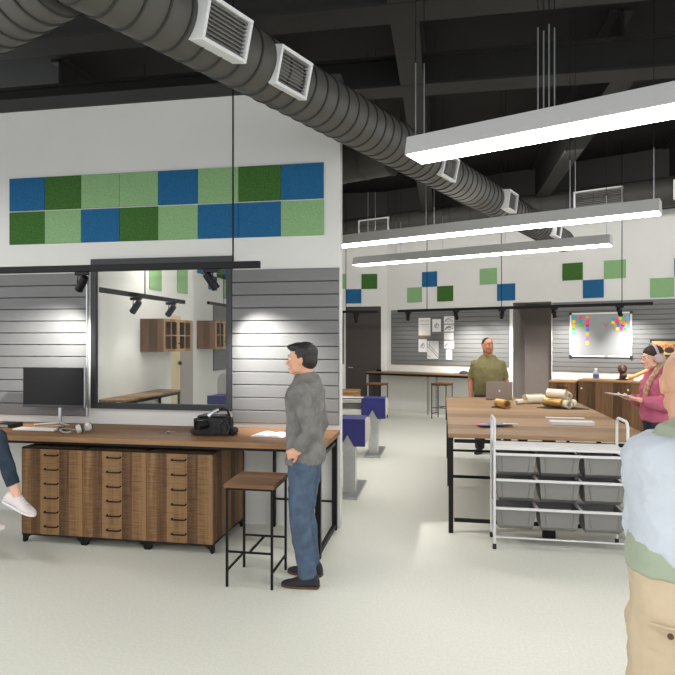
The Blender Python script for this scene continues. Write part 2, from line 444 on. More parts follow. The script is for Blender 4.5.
# ceiling steel: girders across, beams along
HB = 4.7
gy = at_h(450, 82, HB).y
k = 5
for y in (5.25, gy):
    mb = MB(); mb.b2(-9, 10, y, y + 0.2, HB, HB + 0.3); mb.b2(-9, 10, y - 0.06, y + 0.26, HB - 0.03, HB); mb.b2(-9, 10, y - 0.06, y + 0.26, HB + 0.3, HB + 0.33)
    struct('trim_%d' % k, mb, M['beam']); k += 1
for x in (-5.05, -2.7, -0.35, 2.0, 4.35):
    ys = -4 if x == -.35 else gy + .27
    mb = MB(); mb.b2(x - 0.02, x + 0.02, ys, 16.5, HB, CEIL); mb.b2(x - 0.13, x + 0.13, ys, 16.5, HB - 0.025, HB)
    mb.b2(x - 0.13, x + 0.13, ys, 16.5, CEIL - 0.03, CEIL)
    struct('trim_%d' % k, mb, M['beam']); k += 1
# slatted wall panels --------------------------------------------------
def slat_panel(label, x0, x1, z0, z1, loc, rz, n, rail=False):
    t = thing('slatwall_panel', label, 'wall panel', loc, rz, 'grey slatwall panels')
    mb = MB(); mb.b2(x0, x1, -0.012, -0.001, z0, z1); mb.build('backing', M['slatback'], t)
    h = (z1 - z0) / n
    mb = MB()
    for i in range(n):
        a, b = z0 + i * h + 0.004, z0 + (i + 1) * h - 0.004
        mb.prism([(-0.001, a), (-0.024, a), (-0.026, a + 0.003), (-0.026, b - 0.003), (-0.022, b), (-0.001, b)], 'x', x0, x1)
    mb.build('slats', M['slat'], t)
    if rail:
        mb = MB(); mb.b2(x1, x1 + 0.012, -0.036, -0.001, z0, z1); mb.build('edge_trim', M['silver'], t)
    return t
slat_panel('grey slatted wall panel behind the computer monitor', -5.4, -3.505, 0.985, 2.42, (0, YA, 0), 0, 12, True)
slat_panel('grey slatted wall panel behind the man in the grey jacket', WX1 + 0.005, AX1 - 0.012, 0.96, 2.42, (0, YA, 0), 0, 12)
s0, s1 = on_b(391.5, 340)[0], on_b(509.5, 340)[0]
z0, z1 = on_b(391.5, 364)[1], on_b(391.5, 310.3)[1]
slat_panel('dark grey slatted wall panel carrying pinned paper sheets', s0, s1, z0, z1, (OB.x, OB.y, 0), RB, 13)
s2 = on_b(552.5, 340)[0]
slat_panel('grey slatted wall panel behind the whiteboard', s2, SE - 0.2, on_b(560, 371)[1], on_b(560, 302.5)[1], (OB.x, OB.y, 0), RB, 15)
slat_panel('narrow grey slatted panel between partition and dark brown door', on_y(320, 340, YC).x, on_y(344.3, 340, YC).x, on_y(343, 364, YC).z, on_y(343, 311, YC).z, (0, YC, 0), 0, 13)
slat_panel('grey slatted panel seen through the window above the blue bench end', on_x(213, 340, XL2).y, YC - .03, on_x(221, 370, XL2).z, on_x(221, 306, XL2).z, (XL2, 0, 0), PI / 2, 13)
# felt tiles ------------------------------------------------------------
CN = dict(b='blue', g='light green', d='dark green'); CM = dict(b='blue', g='green', d='dgreen')
ORD = ['first', 'second', 'third', 'fourth', 'fifth', 'sixth', 'seventh', 'eighth']
def felt(label, w, h, m, loc, rz, group):
    mb = MB(); mb.box((0, -0.008, 0), (w, 0.016, h)); o = mb.build('felt_tile', M[m], bevel=0.002)
    o.location = loc; o.rotation_euler = (0, 0, rz); return tag(o, label, 'wall tile', group)
xs = [on_y(x, 340).x for x in (10.3, 45.7, 82.0, 120.3, 158.8, 198.5, 239, 281.2, 323.9)]
zt = [on_y(10.3, 178.8).z, on_y(10.3, 212.3).z, on_y(10.3, 245.5).z]
for r, row in enumerate(['bdggbgdb', 'dgbdgbbg']):
    for i, c in enumerate(row):
        w = xs[i + 1] - xs[i]
        felt('%s felt tile, %s from the left in the %s row of the long band' % (CN[c], ORD[i], ('upper', 'lower')[r]), w - 0.003, zt[r] - zt[r + 1] - 0.012, CM[c],
             ((xs[i] + xs[i + 1]) / 2, YA - 0.001, (zt[r] + zt[r + 1]) / 2), 0, 'felt tiles in the long wall band')
def tile_b(px0, px1, py0, py1, c, label):
    a, _ = on_b(px0, 340); b, _ = on_b(px1, 340); m = (px0 + px1) / 2
    za, zb = on_b(m, py0)[1], on_b(m, py1)[1]
    p = B((a + b) / 2, 0.002, (za + zb) / 2)
    felt(label, b - a, za - zb, CM[c], p, RB, 'felt tiles scattered on the far walls')
tile_b(407.4, 422, 287.5, 302.4, 'g', 'light green felt tile lower left of the blue one above the pinned sheets')
tile_b(422.2, 437.2, 271.8, 286.8, 'b', 'blue felt tile crossed by the track rod above the pinned sheets')
tile_b(437.4, 453.3, 286, 301.3, 'd', 'dark green felt tile lower right of the blue one above the pinned sheets')
tile_b(480, 497, 268.4, 284.3, 'g', 'light green felt tile above the wall left of the taupe door')
tile_b(497.3, 515.3, 283.8, 300.6, 'b', 'blue felt tile just above the taupe door left corner')
tile_b(562.5, 582.8, 263, 280.3, 'd', 'dark green felt tile above the left end of the whiteboard')
tile_b(583, 603.8, 279.8, 297.9, 'b', 'blue felt tile directly above the middle of the whiteboard')
tile_b(604, 626, 260.2, 278.5, 'g', 'light green felt tile above the right end of the whiteboard')
tile_b(650.3, 674.3, 278, 297.2, 'g', 'light green felt tile right of the whiteboard and nearest the picture edge')
tile_b(674.5, 700, 257.5, 276.5, 'b', 'blue felt tile cut by the right edge of the picture')
def tile_c(px0, px1, py0, py1, c, label):
    a, b = on_y(px0, 340, YC).x, on_y(px1, 340, YC).x; m = (px0 + px1) / 2
    za, zb = on_y(m, py0, YC).z, on_y(m, py1, YC).z
    felt(label, b - a, za - zb, CM[c], ((a + b) / 2, YC - 0.002, (za + zb) / 2), 0, 'felt tiles scattered on the far walls')
tile_c(330, 345.6, 274, 288.9, 'g', 'light green felt tile half hidden by the partition edge')
tile_c(361.5, 377.3, 274.1, 288.9, 'd', 'dark green felt tile above the dark brown door')
tile_c(345.7, 361.4, 289.2, 303.4, 'b', 'blue felt tile directly above the dark brown door')
def tile_x(px0, px1, py0, py1, c, x, label):
    a, b = on_x(px0, 340, x).y, on_x(px1, 340, x).y; m = (px0 + px1) / 2
    za, zb = on_x(m, py0, x).z, on_x(m, py1, x).z
    felt(label, b - a, za - zb, CM[c], (x + 0.002, (a + b) / 2, (za + zb) / 2), PI / 2, 'felt tiles scattered on the far walls')
tile_x(149, 161, 268, 290, 'g', XL, 'light green felt tile above the nearer glass-fronted wall cabinet')
tile_x(177, 187, 268, 293, 'g', XL, 'light green felt tile between the two glass-fronted wall cabinets')
tile_x(197, 206, 262, 274, 'b', XL2, 'blue felt tile above the farther glass-fronted wall cabinet')
tile_x(208, 216.4, 276, 290, 'b', XL2, 'blue felt tile behind the window spotlight')
tile_x(216.6, 222.5, 262, 278, 'd', XL2, 'dark green felt tile in the upper right of the window view')
tile_x(222.8, 229, 262, 280, 'b', XL2, 'blue felt tile at the upper right corner of the window view')
tile_x(223, 228.5, 281, 299, 'g', XL2, 'light green felt tile at the right edge of the window view')
# ------------------------------------------------------------------ ducts
def uv(u, v, h): return camw(0.832 * u + 0.555 * v, -0.555 * u + 0.832 * v, h)
HC, RD = 3.6, 0.2
def ribbed(mb, axis, p0, p1, r, pitch, n=36):
    """round spiral duct from p0 to p1 with raised seam rings (material 1)"""
    p0, p1 = V(p0), V(p1); Lg = (p1 - p0).length; t = (p1 - p0) / Lg
    a = V((0, 0, 1)); b = t.cross(a).normalized()
    prof = []; s = 0.0
    while s < Lg - pitch * 0.4:
        e = min(s + pitch, Lg)
        prof += [(s, r, 1), (s + 0.003, r + 0.009, 1), (s + 0.013, r + 0.009, 1), (s + 0.016, r, 0), (s + (e - s) * .5, r + .004, 0), (e - 0.001, r, 0)]
        s = e
    last = None
    for q, rr, mi in prof:
        ring = [mb.bm.verts.new(p0 + t * q + (a * math.cos(2 * PI * k / n) + b * math.sin(2 * PI * k / n)) * rr) for k in range(n)]
        if last:
            for k in range(n):
                f = mb.bm.faces.new((last[0][k], last[0][(k + 1) % n], ring[(k + 1) % n], ring[k])); f.material_index = last[1]
        else: mb.bm.faces.new(list(reversed(ring)))
        last = (ring, mi)
    f = mb.bm.faces.new(last[0]); f.material_index = 0
    return mb
pm = camw((251 - CX) / F * (HC - CAMH) * F / 278, (HC - CAMH) * F / 278)
xc_ = pm.dot(RT); zc_ = pm.dot(FW)
UD = 0.832 * xc_ - 0.555 * zc_                      # offset of the main duct across the fixtures' direction
def vd(px):                                         # how far along the duct a pixel column lies
    k = (px - CX) / F                                # .832u+.555v = k(-.555u+.832v)
    return UD * (0.832 + 0.555 * k) / (0.832 * k - 0.555)
duct = thing('ventilation_duct', 'big grey ribbed round duct running from upper left to the far wall', 'duct', uv(UD, 3, 0), RB)
iw = Matrix.Rotation(-RB, 4, 'Z') @ Matrix.Translation(-uv(UD, 3, 0))
L3 = lambda p: iw @ V(p)
v_end = vd(560) + 0.25
mb = MB(); ribbed(mb, None, L3(uv(UD, -1.2, HC)), L3(uv(UD, v_end, HC)), RD, 0.145); mb.build('main_pipe', [M['duct'], M['seam']], duct, smooth=True, ang=50)
VB1, VB2 = vd(60) + RD * 0.4, vd(251) + 2.25
mb = MB(); ribbed(mb, None, L3(uv(UD - RD * .8, VB1, HC)), L3(uv(UD - 5, VB1, HC)), RD, 0.145); mb.build('branch_pipe', [M['duct'], M['seam']], duct, smooth=True, ang=50)
mb = MB(); ribbed(mb, None, L3(uv(UD - RD * .8, VB2, HC)), L3(uv(UD - 6, VB2, HC)), RD, 0.3); mb.build('branch_pipe', [M['ductdark'], M['seam']], duct, smooth=True, ang=50)
def register(parent, c, w, h, dep, tilt=0.0, louv=9, deep=True):
    """framed air register facing local +x, centre c, width along y"""
    fr = 0.022
    R = Matrix.Translation(V(c)) @ Matrix.Rotation(tilt, 4, 'Y')
    mb = MB()
    for a, b, z0, z1 in ((-w / 2, w / 2, h / 2 - fr, h / 2), (-w / 2, w / 2, -h / 2, -h / 2 + fr), (-w / 2, -w / 2 + fr, -h / 2 + fr, h / 2 - fr), (w / 2 - fr, w / 2, -h / 2 + fr, h / 2 - fr)):
        mb.b2(-dep, 0, a, b, z0, z1)
    mb.xf(R); o = mb.build('register_frame', M['white'], parent, bevel=0.003)
    mb = MB(); mb.b2(-.05, -.045, -w / 2 + fr, w / 2 - fr, -h / 2 + fr, h / 2 - fr)
    n = louv
    for i in range(n):
        z = -h / 2 + fr + (h - 2 * fr) * (i + 0.5) / n
        mb.box((-.03, 0, z), (0.02, w - 2 * fr, 0.006), M=None)
    mb.xf(R); mb.build('register_louvres', M['grille'], o)
for px, w, h, dep, tl in ((197, 0.36, 0.25, 0.13, 0.25), (270, 0.34, 0.25, 0.05, 0.25), (432, 0.36, 0.24, 0.05, 0.22), (494, 0.36, 0.25, 0.12, 0.12), (543, 0.36, 0.24, 0.12, 0.12)):
    p = L3(uv(UD, vd(px), HC))
    ax = V((math.cos(tl), 0, -math.sin(tl)))
    register(duct, p + ax * (RD + dep * 0.55), w, h, dep + 0.02, tl)
# charcoal duct along the angled wall
d2 = thing('ventilation_duct', 'charcoal round duct running along the top of the far angled wall', 'duct', (OB.x, OB.y, 0), RB)
mb = MB(); ribbed(mb, None, (-1.5, -0.5, 4.52), (9, -0.5, 4.52), 0.28, 0.5); mb.build('main_pipe', [M['ductdark'], M['seam']], d2, smooth=True, ang=50)
def reg_b(px0, px1, py):
    sa, z = on_b((px0 + px1) / 2, py, 0.8); a, _ = on_b(px0, py, 0.8); b, _ = on_b(px1, py, 0.8)
    w = b - a; n = len(KIDS.get(d2.name, []))
    register(d2, (0, 0, 0), w, 0.36, 0.14, 0.0, 10)
    for o in KIDS[d2.name][n:]:
        o.matrix_local = Matrix.Translation((sa, -0.8, z)) @ Matrix.Rotation(-PI / 2, 4, 'Z')
reg_b(573, 622, 198); reg_b(358, 388, 226); reg_b(673, 712, 187)
# ------------------------------------------------------------------ lamps
HF = 3.0
def pendant(label, u0, u1, v, rods, h=HF, up=False):
    t = thing('pendant_light', label, 'ceiling lamp', uv(u0, v, h), RB, 'long pendant lamps')
    L = u1 - u0; w = 0.26
    mb = MB(); mb.prism([(0, 0.006), (w, 0.006), (w - 0.035, 0.135), (0.035, 0.135)], 'x', 0, L); 
    mb.build('housing', M['lightgrey'], t, bevel=0.003)
    mb = MB(); mb.b2(0.012, L - 0.012, 0.012, w - 0.012, 0, 0.006); mb.build('diffuser', M['lamp'], t)
    if up:
        mb = MB(); mb.b2(.05, L - .05, .09, w - .09, .1351, .1354); mb.build('uplight_strip', M['uplight'], t)  # hidden glowing strip added to brighten ceiling and far walls
    mb = MB(); mb.b2(L * .1, L * .55, w - 0.05, w - 0.02, 0.135, 0.15); mb.build('ballast_box', M['lightgrey'], t)
    for x, dy in rods:
        mb = MB(); mb.tube([(x, w / 2 + dy, 0.13), (x, w / 2 + dy, 0.66)], 0.0045, n=6); r = mb.build('suspension_rod', M['silver'], t)
        mb = MB(); mb.tube([(x, w / 2 + dy, 0.66), (x, w / 2 + dy, CEIL - h)], 0.003, n=6); mb.build('suspension_cable', M['black'], r)
    return t
def u_at(px, v):                                     # inverse of a pixel column on the line v
    k = (px - CX) / F
    return v * (0.832 * k - 0.555) / (0.832 + 0.555 * k)
def uvz(px, py, h):
    z = (h - CAMH) * F / (HY - py); xc = (px - CX) / F * z
    return 0.832 * xc - 0.555 * z, 0.555 * xc + 0.832 * z
fu1, fv1 = uvz(404.3, 155.4, HF)
def rods_at(pxs, v, u0): return [(u_at(p, v) - u0, dy) for p, dy in pxs]
pendant('nearest of the three long pendant lamps, running out of the frame on the right', fu1, fu1 + 5.2, fv1, rods_at([(415, -.02), (421, .02), (538, -.03), (541, .03), (549, -.03), (552, .03)], fv1 + .1, fu1))
fu2, fv2 = uvz(659.4, 211, HF)
pendant('middle one of the three long pendant lamps, passing behind the partition edge', fu2 - 4.1, fu2, fv2, rods_at([(426, -.03), (432, .03), (570, -.03), (574, .03), (653.5, 0), (368, -.03), (373, .03)], fv2 + .1, fu2 - 4.1), up=True)
fu3, fv3 = uvz(351.9, 265.1, HF); fu3b, _ = uvz(611, 245, HF)
pendant('farthest and shortest-looking of the three long pendant lamps', fu3, fu3b, fv3, rods_at([(396, -.03), (399, .03), (442, 0), (501, -.03), (504, .03), (606, 0)], fv3 + .1, fu3), up=True)
pendant('unseen pendant lamp added over the bench room behind the partition', -10.2, -6.2, 6.4, [(0.3, 0), (3.7, 0)], 3.3, True)  # out of view, added to brighten the room behind the window
pendant('unseen pendant lamp added over the open floor behind the viewer', -2.3, 2.6, -0.9, [(0.3, 0), (4.6, 0)], 3.2)  # out of view, added as fill over the foreground floor
pendant('unseen pendant lamp added over the open floor left of the viewer', -6.5, -2.9, 1.0, [(0.3, 0), (3.3, 0)], 3.4)  # another unseen lamp added for fill on the left
# tracks and spotlights
LAMPS = []
def track(label, length, loc, rz, rods, h=0.06):
    t = thing('light_track', label, 'light track', loc, rz, 'black light tracks')
    mb = MB(); mb.b2(0, length, -0.025, 0.025, 0, h); mb.build('rail', M['black'], t, bevel=0.004)
    for x in rods:
        mb = MB(); mb.tube([(x, 0, h), (x, 0, CEIL - loc[2])], 0.008, n=8); mb.build('suspension_rod', M['black'], t)
    return t
def spot(label, loc, aim, k=1.0, power=60, size=70, blend=0.7, light=True):
    """spotlight head hanging under a track point 'loc' (underside of the rail)"""
    t = thing('track_spotlight', label, 'spotlight', loc, 0, 'black track spotlights')
    mb = MB(); mb.box((0, 0, -0.02 * k), (0.17 * k, 0.035 * k, 0.04 * k)); mb.build('adapter', M['blackpl'], t, bevel=0.003)
    d = (V(aim) - V(loc)); d.normalize()
    side = d.cross(V((0, 0, 1))); side = side.normalized() if side.length > .01 else V((1, 0, 0))
    piv = V((0, 0, -0.13 * k))
    mb = MB()
    mb.tube([(side * s * w_ * k) + (piv if w_ > .05 else V((0, 0, -.041 * k))) for s, w_ in ((-1, .055), (-1, .045), (1, .045), (1, .055))], 0.008 * k, n=6)
    mb.build('yoke', M['blackpl'], t)
    Mx = Matrix.Translation(piv) @ V((0, 0, 1)).rotation_difference(d).to_matrix().to_4x4()
    mb = MB(); mb.lathe([(0.001, -0.1), (.035, -0.1), (.045, -0.08), (.047, .07), (.05, .1), (.041, .1), (.038, .06), (.001, .058)], n=20)
    mb.xf(Matrix.Scale(k, 4)).xf(Mx); can = mb.build('lamp_head', M['blackpl'], t, smooth=True)
    mb = MB(); mb.lathe([(0.001, .062), (.036, .062), (.036, .064), (.001, .064)], n=16); mb.xf(Matrix.Scale(k, 4)).xf(Mx); mb.build('lens', M['spotlens'], can)
    if light:
        L = bpy.data.lights.new('spot_lamp', 'SPOT'); L.energy = power; L.spot_size = math.radians(size); L.spot_blend = blend; L.shadow_soft_size = 0.03; L.color = (1, 0.97, 0.93)
        o = bpy.data.objects.new('spot_lamp', L); C.objects.link(o)
        p = V(loc) + piv + d * 0.13 * k
        o.location = p; o.rotation_euler = d.to_track_quat('-Z', 'Y').to_euler()
    return t
# track in front of the partition
YT = 4.95
p0 = on_y(260, 268, YT); zt0 = on_y(130, 270.0, YT).z
zt0 = p0.z
track('long black light track in front of the partition window', p0.x + 5.4, (-5.4, YT, zt0), 0, [on_y(233, 262, YT).x + 5.4])
for px, aim, lb, pw in ((82, (-4.1, YA, 1.5), 'black spotlight in front of the left edge of the window frame', 1), (211, (-1.5, YA, 1.45), 'black spotlight in front of the right side of the window', 1)):
    x = on_y(px, 300, YT).x
    spot(lb, (x, YT, zt0), aim, 0.8, 230, 75, 1.0)
# spots farther along the same track light the right-hand panel and the desk
# tracks of the angled wall
DT = 0.9
sa, za = on_b(398, 310.5, DT); sb, zb = on_b(653, 303.5, DT)
za = on_b(525, 308.7, DT)[1]
track('long black light track hung in front of the far angled wall', sb - sa, B(sa, DT, za), RB, [on_b(427, 300, DT)[0] - sa, on_b(501.5, 300, DT)[0] - sa, on_b(622, 300, DT)[0] - sa])
for px, aim, lb in ((408, 405, 'black spotlight at the left end of the far track'), (456, 470, 'black spotlight beside the column of small pinned sheets'), (502, 492, 'black spotlight above the man in the olive shirt'), (554, 565, 'black spotlight just right of the taupe door'), (619.5, 640, 'black spotlight over the top right corner of the whiteboard')):
    s = on_b(px, 315, DT)[0]; a = on_b(aim, 345)[0]
    spot(lb, B(s, DT, za), B(a, 0, 1.3), .85, 25 if px < 430 else 150, 95, 1.0)
# short track on the back wall by the dark door
xa, xb = on_y(338, 312, YC - .5).x, on_y(378, 312, YC - .5).x; zc = on_y(357, 313, YC - .5).z
track('short black light track above the dark brown door', xb - xa, (xa, YC - .5, zc), 0, [0.2])
spot('black spotlight in front of the dark brown door', (on_y(356, 313, YC - .5).x, YC - .5, zc), (on_y(356, 313, YC).x, YC, 0.8), 1.0, 6, 60, .9)
# track in the room behind the window
pa, pb = at_z(97, 292, 1), None
XT = -4.0
ta, tb = on_x(98, 293.5, XT), on_x(184, 303, XT)
zt = (ta.z + tb.z) / 2
t = track('black light track seen through the window on the bench room wall', tb.y - ta.y + .5, (XT, ta.y - .5, zt), PI / 2, [on_x(145, 290, XT).y - ta.y + .5])
for px, lb in ((136, 'left one of the two black spotlights seen through the window'), (171, 'right one of the two black spotlights seen through the window')):
    y = on_x(px, 300, XT).y
    spot(lb, (XT, y, zt), (XL, y + .3, 1.4), .95, 14, 70, .9)
ya, yb = on_x(208, 306, XL2 + .5).y, YC - .05; zc = on_x(220, 306, XL2 + .5).z
track('black light track over the slatted panel seen through the window', yb - ya, (XL2 + .5, ya, zc), PI / 2, [0.9])
# ------------------------------------------------------------------ desk along the partition
DH, DF = 0.915, 4.64
desk = thing('work_desk', 'long oak-topped steel work desk along the partition under the window', 'desk', (AX1, YA, 0))
DL = -4.2
mb = MB(); mb.b2(DL, 0.0, DF - YA, -0.003, DH - 0.045, DH); mb.build('desktop', M['desktop'], desk, bevel=0.003)
mb = MB(); mb.b2(DL + .02, -0.02, DF - YA + .015, DF - YA + .055, DH - 0.068, DH - 0.046); mb.b2(DL + .02, -.02, -.06, -.02, DH - .085, DH - .046)
for x in (-.06, -.6, DL + .02): mb.b2(x, x + .04, DF - YA + .056, -.061, DH - .068, DH - .046)
mb.build('frame', M['black'], desk)
for x in (-0.045, -0.62, DL + .04):
    for y in (DF - YA + .035, -.04):
        if x == -.62 and y < -.1: continue
        w = .02 if x == -.62 else .045
        mb = MB(); mb.b2(x - w / 2, x + w / 2, y - .022, y + .022, 0, DH - .069 if y < -.1 else DH - .086); mb.build('leg', M['black'], desk)
mb = MB(); mb.b2(-.06, -.03, DF - YA + .058, -.063, 0.02, .06); mb.build('floor_rail', M['black'], desk)
mb = MB(); mb.b2(-.058, -.032, DF - YA + .058, -.063, DH - .13, DH - .1); mb.build('upper_rail', M['frame'], desk)
mb = MB(); mb.tube([(-.61, -.04, .26), (-.07, -.04, .26)], .01, n=8); mb.build('stretcher', M['black'], desk)
# drawer cabinets ------------------------------------------------------
def drawer_cabinet(label, loc):
    t = thing('drawer_cabinet', label, 'cabinet', loc, 0, 'drawer cabinets under the desk')
    w, d, z0, z1 = 0.578, 0.78, 0.065, 0.825
    e = 0.014
    mb = MB()
    for x in (e / 2, w - e / 2):
        for y in (e / 2, d - e / 2): mb.b2(x - e / 2, x + e / 2, y - e / 2, y + e / 2, z0, z1)
    for z in (z0 + e / 2, z1 - e / 2):
        for y in (e / 2, d - e / 2): mb.b2(e, w - e, y - e / 2, y + e / 2, z - e / 2, z + e / 2)
        for x in (e / 2, w - e / 2): mb.b2(x - e / 2, x + e / 2, e, d - e, z - e / 2, z + e / 2)
    mb.build('edge_frame', M['black'], t)
    mb = MB(); mb.b2(.004, w - .004, .02, d - .004, z0 + .004, z1 - .004); mb.build('carcass', M['oakside'], t)
    n = 6; h = (z1 - z0 - 2 * e) / n
    for i in range(n):
        a = z0 + e + i * h
        mb = MB(); mb.b2(.0, w + .0015, -0.004, .018, a + .0006, a + h - .0006); dr = mb.build('drawer', M['oak'], t)
        mb = MB(); zc = a + h * .6; x0, x1 = w / 2 - .06, w / 2 + .06
        mb.tube([(x0, -.003, zc + .004), (x0, -.024, zc), (x0 + .012, -.03, zc), (x1 - .012, -.03, zc), (x1, -.024, zc), (x1, -.003, zc + .004)], .006, n=8); mb.build('handle', M['black'], dr, smooth=True)
    for x, y in ((.03, .03), (w - .03, .03), (.03, d - .03), (w - .03, d - .03)):
        s = 1 if x > w / 2 else -1
        mb = MB(); mb.prism([(x + s * .03, z0), (x + s * .03, .005), (x + s * .008, .005), (x + s * .0, .03), (x - s * .05, z0)], 'y', y - .02, y + .02)
        mb.b2(x + s * .019 - .010, x + s * .019 + .010, y - .02, y + .02, 0, .006); mb.build('foot', M['black'], t)
    return t
cx0 = at_h(22.8, 541.5).x
for i, lb in enumerate(('left one of the three oak drawer cabinets, next to the dangling sneaker', 'middle one of the three oak drawer cabinets under the desk', 'right one of the three oak drawer cabinets, beside the wooden stool')):
    c = drawer_cabinet(lb, (cx0 + i * .582, 4.61, 0))
# stools -----------------------------------------------------------------
def stool(label, loc, rz, w=.33, d=.37, h=.735):
    t = thing('bar_stool', label, 'stool', loc, rz, 'wooden bar stools with black legs')
    mb = MB(); mb.b2(-w / 2 - .02, w / 2 + .02, -d / 2 - .02, d / 2 + .02, h - .03, h); mb.build('seat', M['seatwood'], t, bevel=.003)
    mb = MB(); a = .016
    for y in (-d / 2, d / 2): mb.bar((-w / 2, y, h - .038), (w / 2, y, h - .038), .016)
    for x in (-w / 2, w / 2): mb.bar((x, -d / 2, h - .038), (x, d / 2, h - .038), .016)
    mb.build('seat_frame', M['black'], t)
    for x in (-w / 2, w / 2):
        for y in (-d / 2, d / 2):
            mb = MB(); mb.b2(x - .008, x + .008, y - .008, y + .008, 0, h - .03); mb.build('leg', M['black'], t)
    for y in (-d / 2, d / 2):
        mb = MB(); mb.bar((-w / 2, y, .25), (w / 2, y, .25), .013); mb.build('footrest', M['black'], t)
    for x in (-w / 2, w / 2):
        mb = MB(); mb.bar((x, -d / 2, .115), (x, d / 2, .115), .013); mb.build('side_rail', M['black'], t)
    mb = MB(); mb.bar((0, -d / 2, .25), (0, d / 2, .25), .013); mb.build('footrest', M['black'], t)
    return t
stool('wooden-seat black bar stool standing beside the man in the grey jacket', (-1.345, 4.215, 0), 0)
SW = (-3.93, 4.0)
stool('wooden-seat black bar stool under the seated woman at the left edge', (SW[0], SW[1], 0), 0)
for px, lb in ((442, 'wooden bar stool in the middle of the far counter, left of the man in olive'), (377, 'wooden bar stool at the left end of the far counter by the dark door')):
    p = camw((px - CX) / F * 13.3, 13.3); stool(lb, (p.x, p.y, 0), RB, .34, .34, .79)
# far counter ----------------------------------------------------------------
s0 = on_b(366, 371.5, .55)[0]; s1 = on_b(492, 376, .55)[0]; CHh = on_b(366, 371.5, .55)[1]
fc = thing('wall_counter', 'long narrow wooden counter on thin chrome legs below the pinned sheets', 'counter', B(s0, 0, 0), RB)
L = s1 - s0
mb = MB(); mb.b2(0, L, -.55, -.02, CHh - .03, CHh); mb.build('countertop', M['tabletop'], fc, bevel=.003)
mb = MB(); mb.b2(.01, L - .01, -.54, -.5, CHh - .075, CHh - .031); mb.b2(.01, L - .01, -.07, -.03, CHh - .075, CHh - .031); mb.build('frame', M['black'], fc)
for x in (.03, L * .52, L - .03):
    for y in (-.52, -.05):
        mb = MB(); mb.b2(x - .02, x + .02, y - .02, y + .02, 0, CHh - .076); mb.build('leg', M['chrome'], fc)
def box_item(name, label, cat, loc, rz, size, m, bevel=.004, group=None):
    mb = MB(); mb.box((0, 0, size[2] / 2), size); o = mb.build(name, M[m], bevel=bevel); o.location = loc; o.rotation_euler = (0, 0, rz)
    return tag(o, label, cat, group)
# dark cap on the far counter, and a tidy pile of dark books at its right
t = thing('baseball_cap', 'dark rounded cap lying on the far counter left of the olive man', 'cap', B(on_b(464, 372, .3)[0], .3, CHh), RB)
mb = MB(); mb.ell((0, 0, .0), (.12, .11, .08)); bmesh.ops.bisect_plane(mb.bm, geom=mb.bm.verts[:] + mb.bm.edges[:] + mb.bm.faces[:], plane_co=(0, 0, 0.001), plane_no=(0, 0, -1), clear_outer=True); mb.build('crown', M['charcoal'], t, smooth=True)
mb = MB(); mb.prism([(-.2, -.06), (-.08, -.08), (-.08, .08), (-.2, .06), (-.23, 0)], 'z', 0.002, .012); mb.build('peak', M['charcoal'], t)
t = thing('metal_clamp', 'small dark clamp on the left end of the far counter', 'tool', B(s0 + .25, .35, CHh), RB)
mb = MB(); mb.b2(-.06, .06, -.03, .03, 0, .05); mb.build('clamp_body', M['black'], t, bevel=.006)
mb = MB(); mb.cyl((0.02, 0, .05), .012, .06); mb.build('screw', M['frame'], t)
# small wooden table at the far left
p = at_z(347, 391, 11.6)
t = thing('side_table', 'small pale wooden table half hidden behind the partition edge', 'table', (p.x, p.y, 0), 0)
mb = MB(); mb.b2(-.6, .2, 0, .5, p.z - .04, p.z); mb.build('tabletop', M['pine'], t, bevel=.003)
mb = MB(); mb.b2(-.56, .16, .03, .06, p.z - .12, p.z - .041); mb.build('apron', M['pine'], t)
for x in (-.56, .16):
    for y in (.04, .46):
        mb = MB(); mb.b2(x - .035, x + .035, y - .035, y + .035, 0, p.z - .041); mb.build('leg', M['pine'], t)
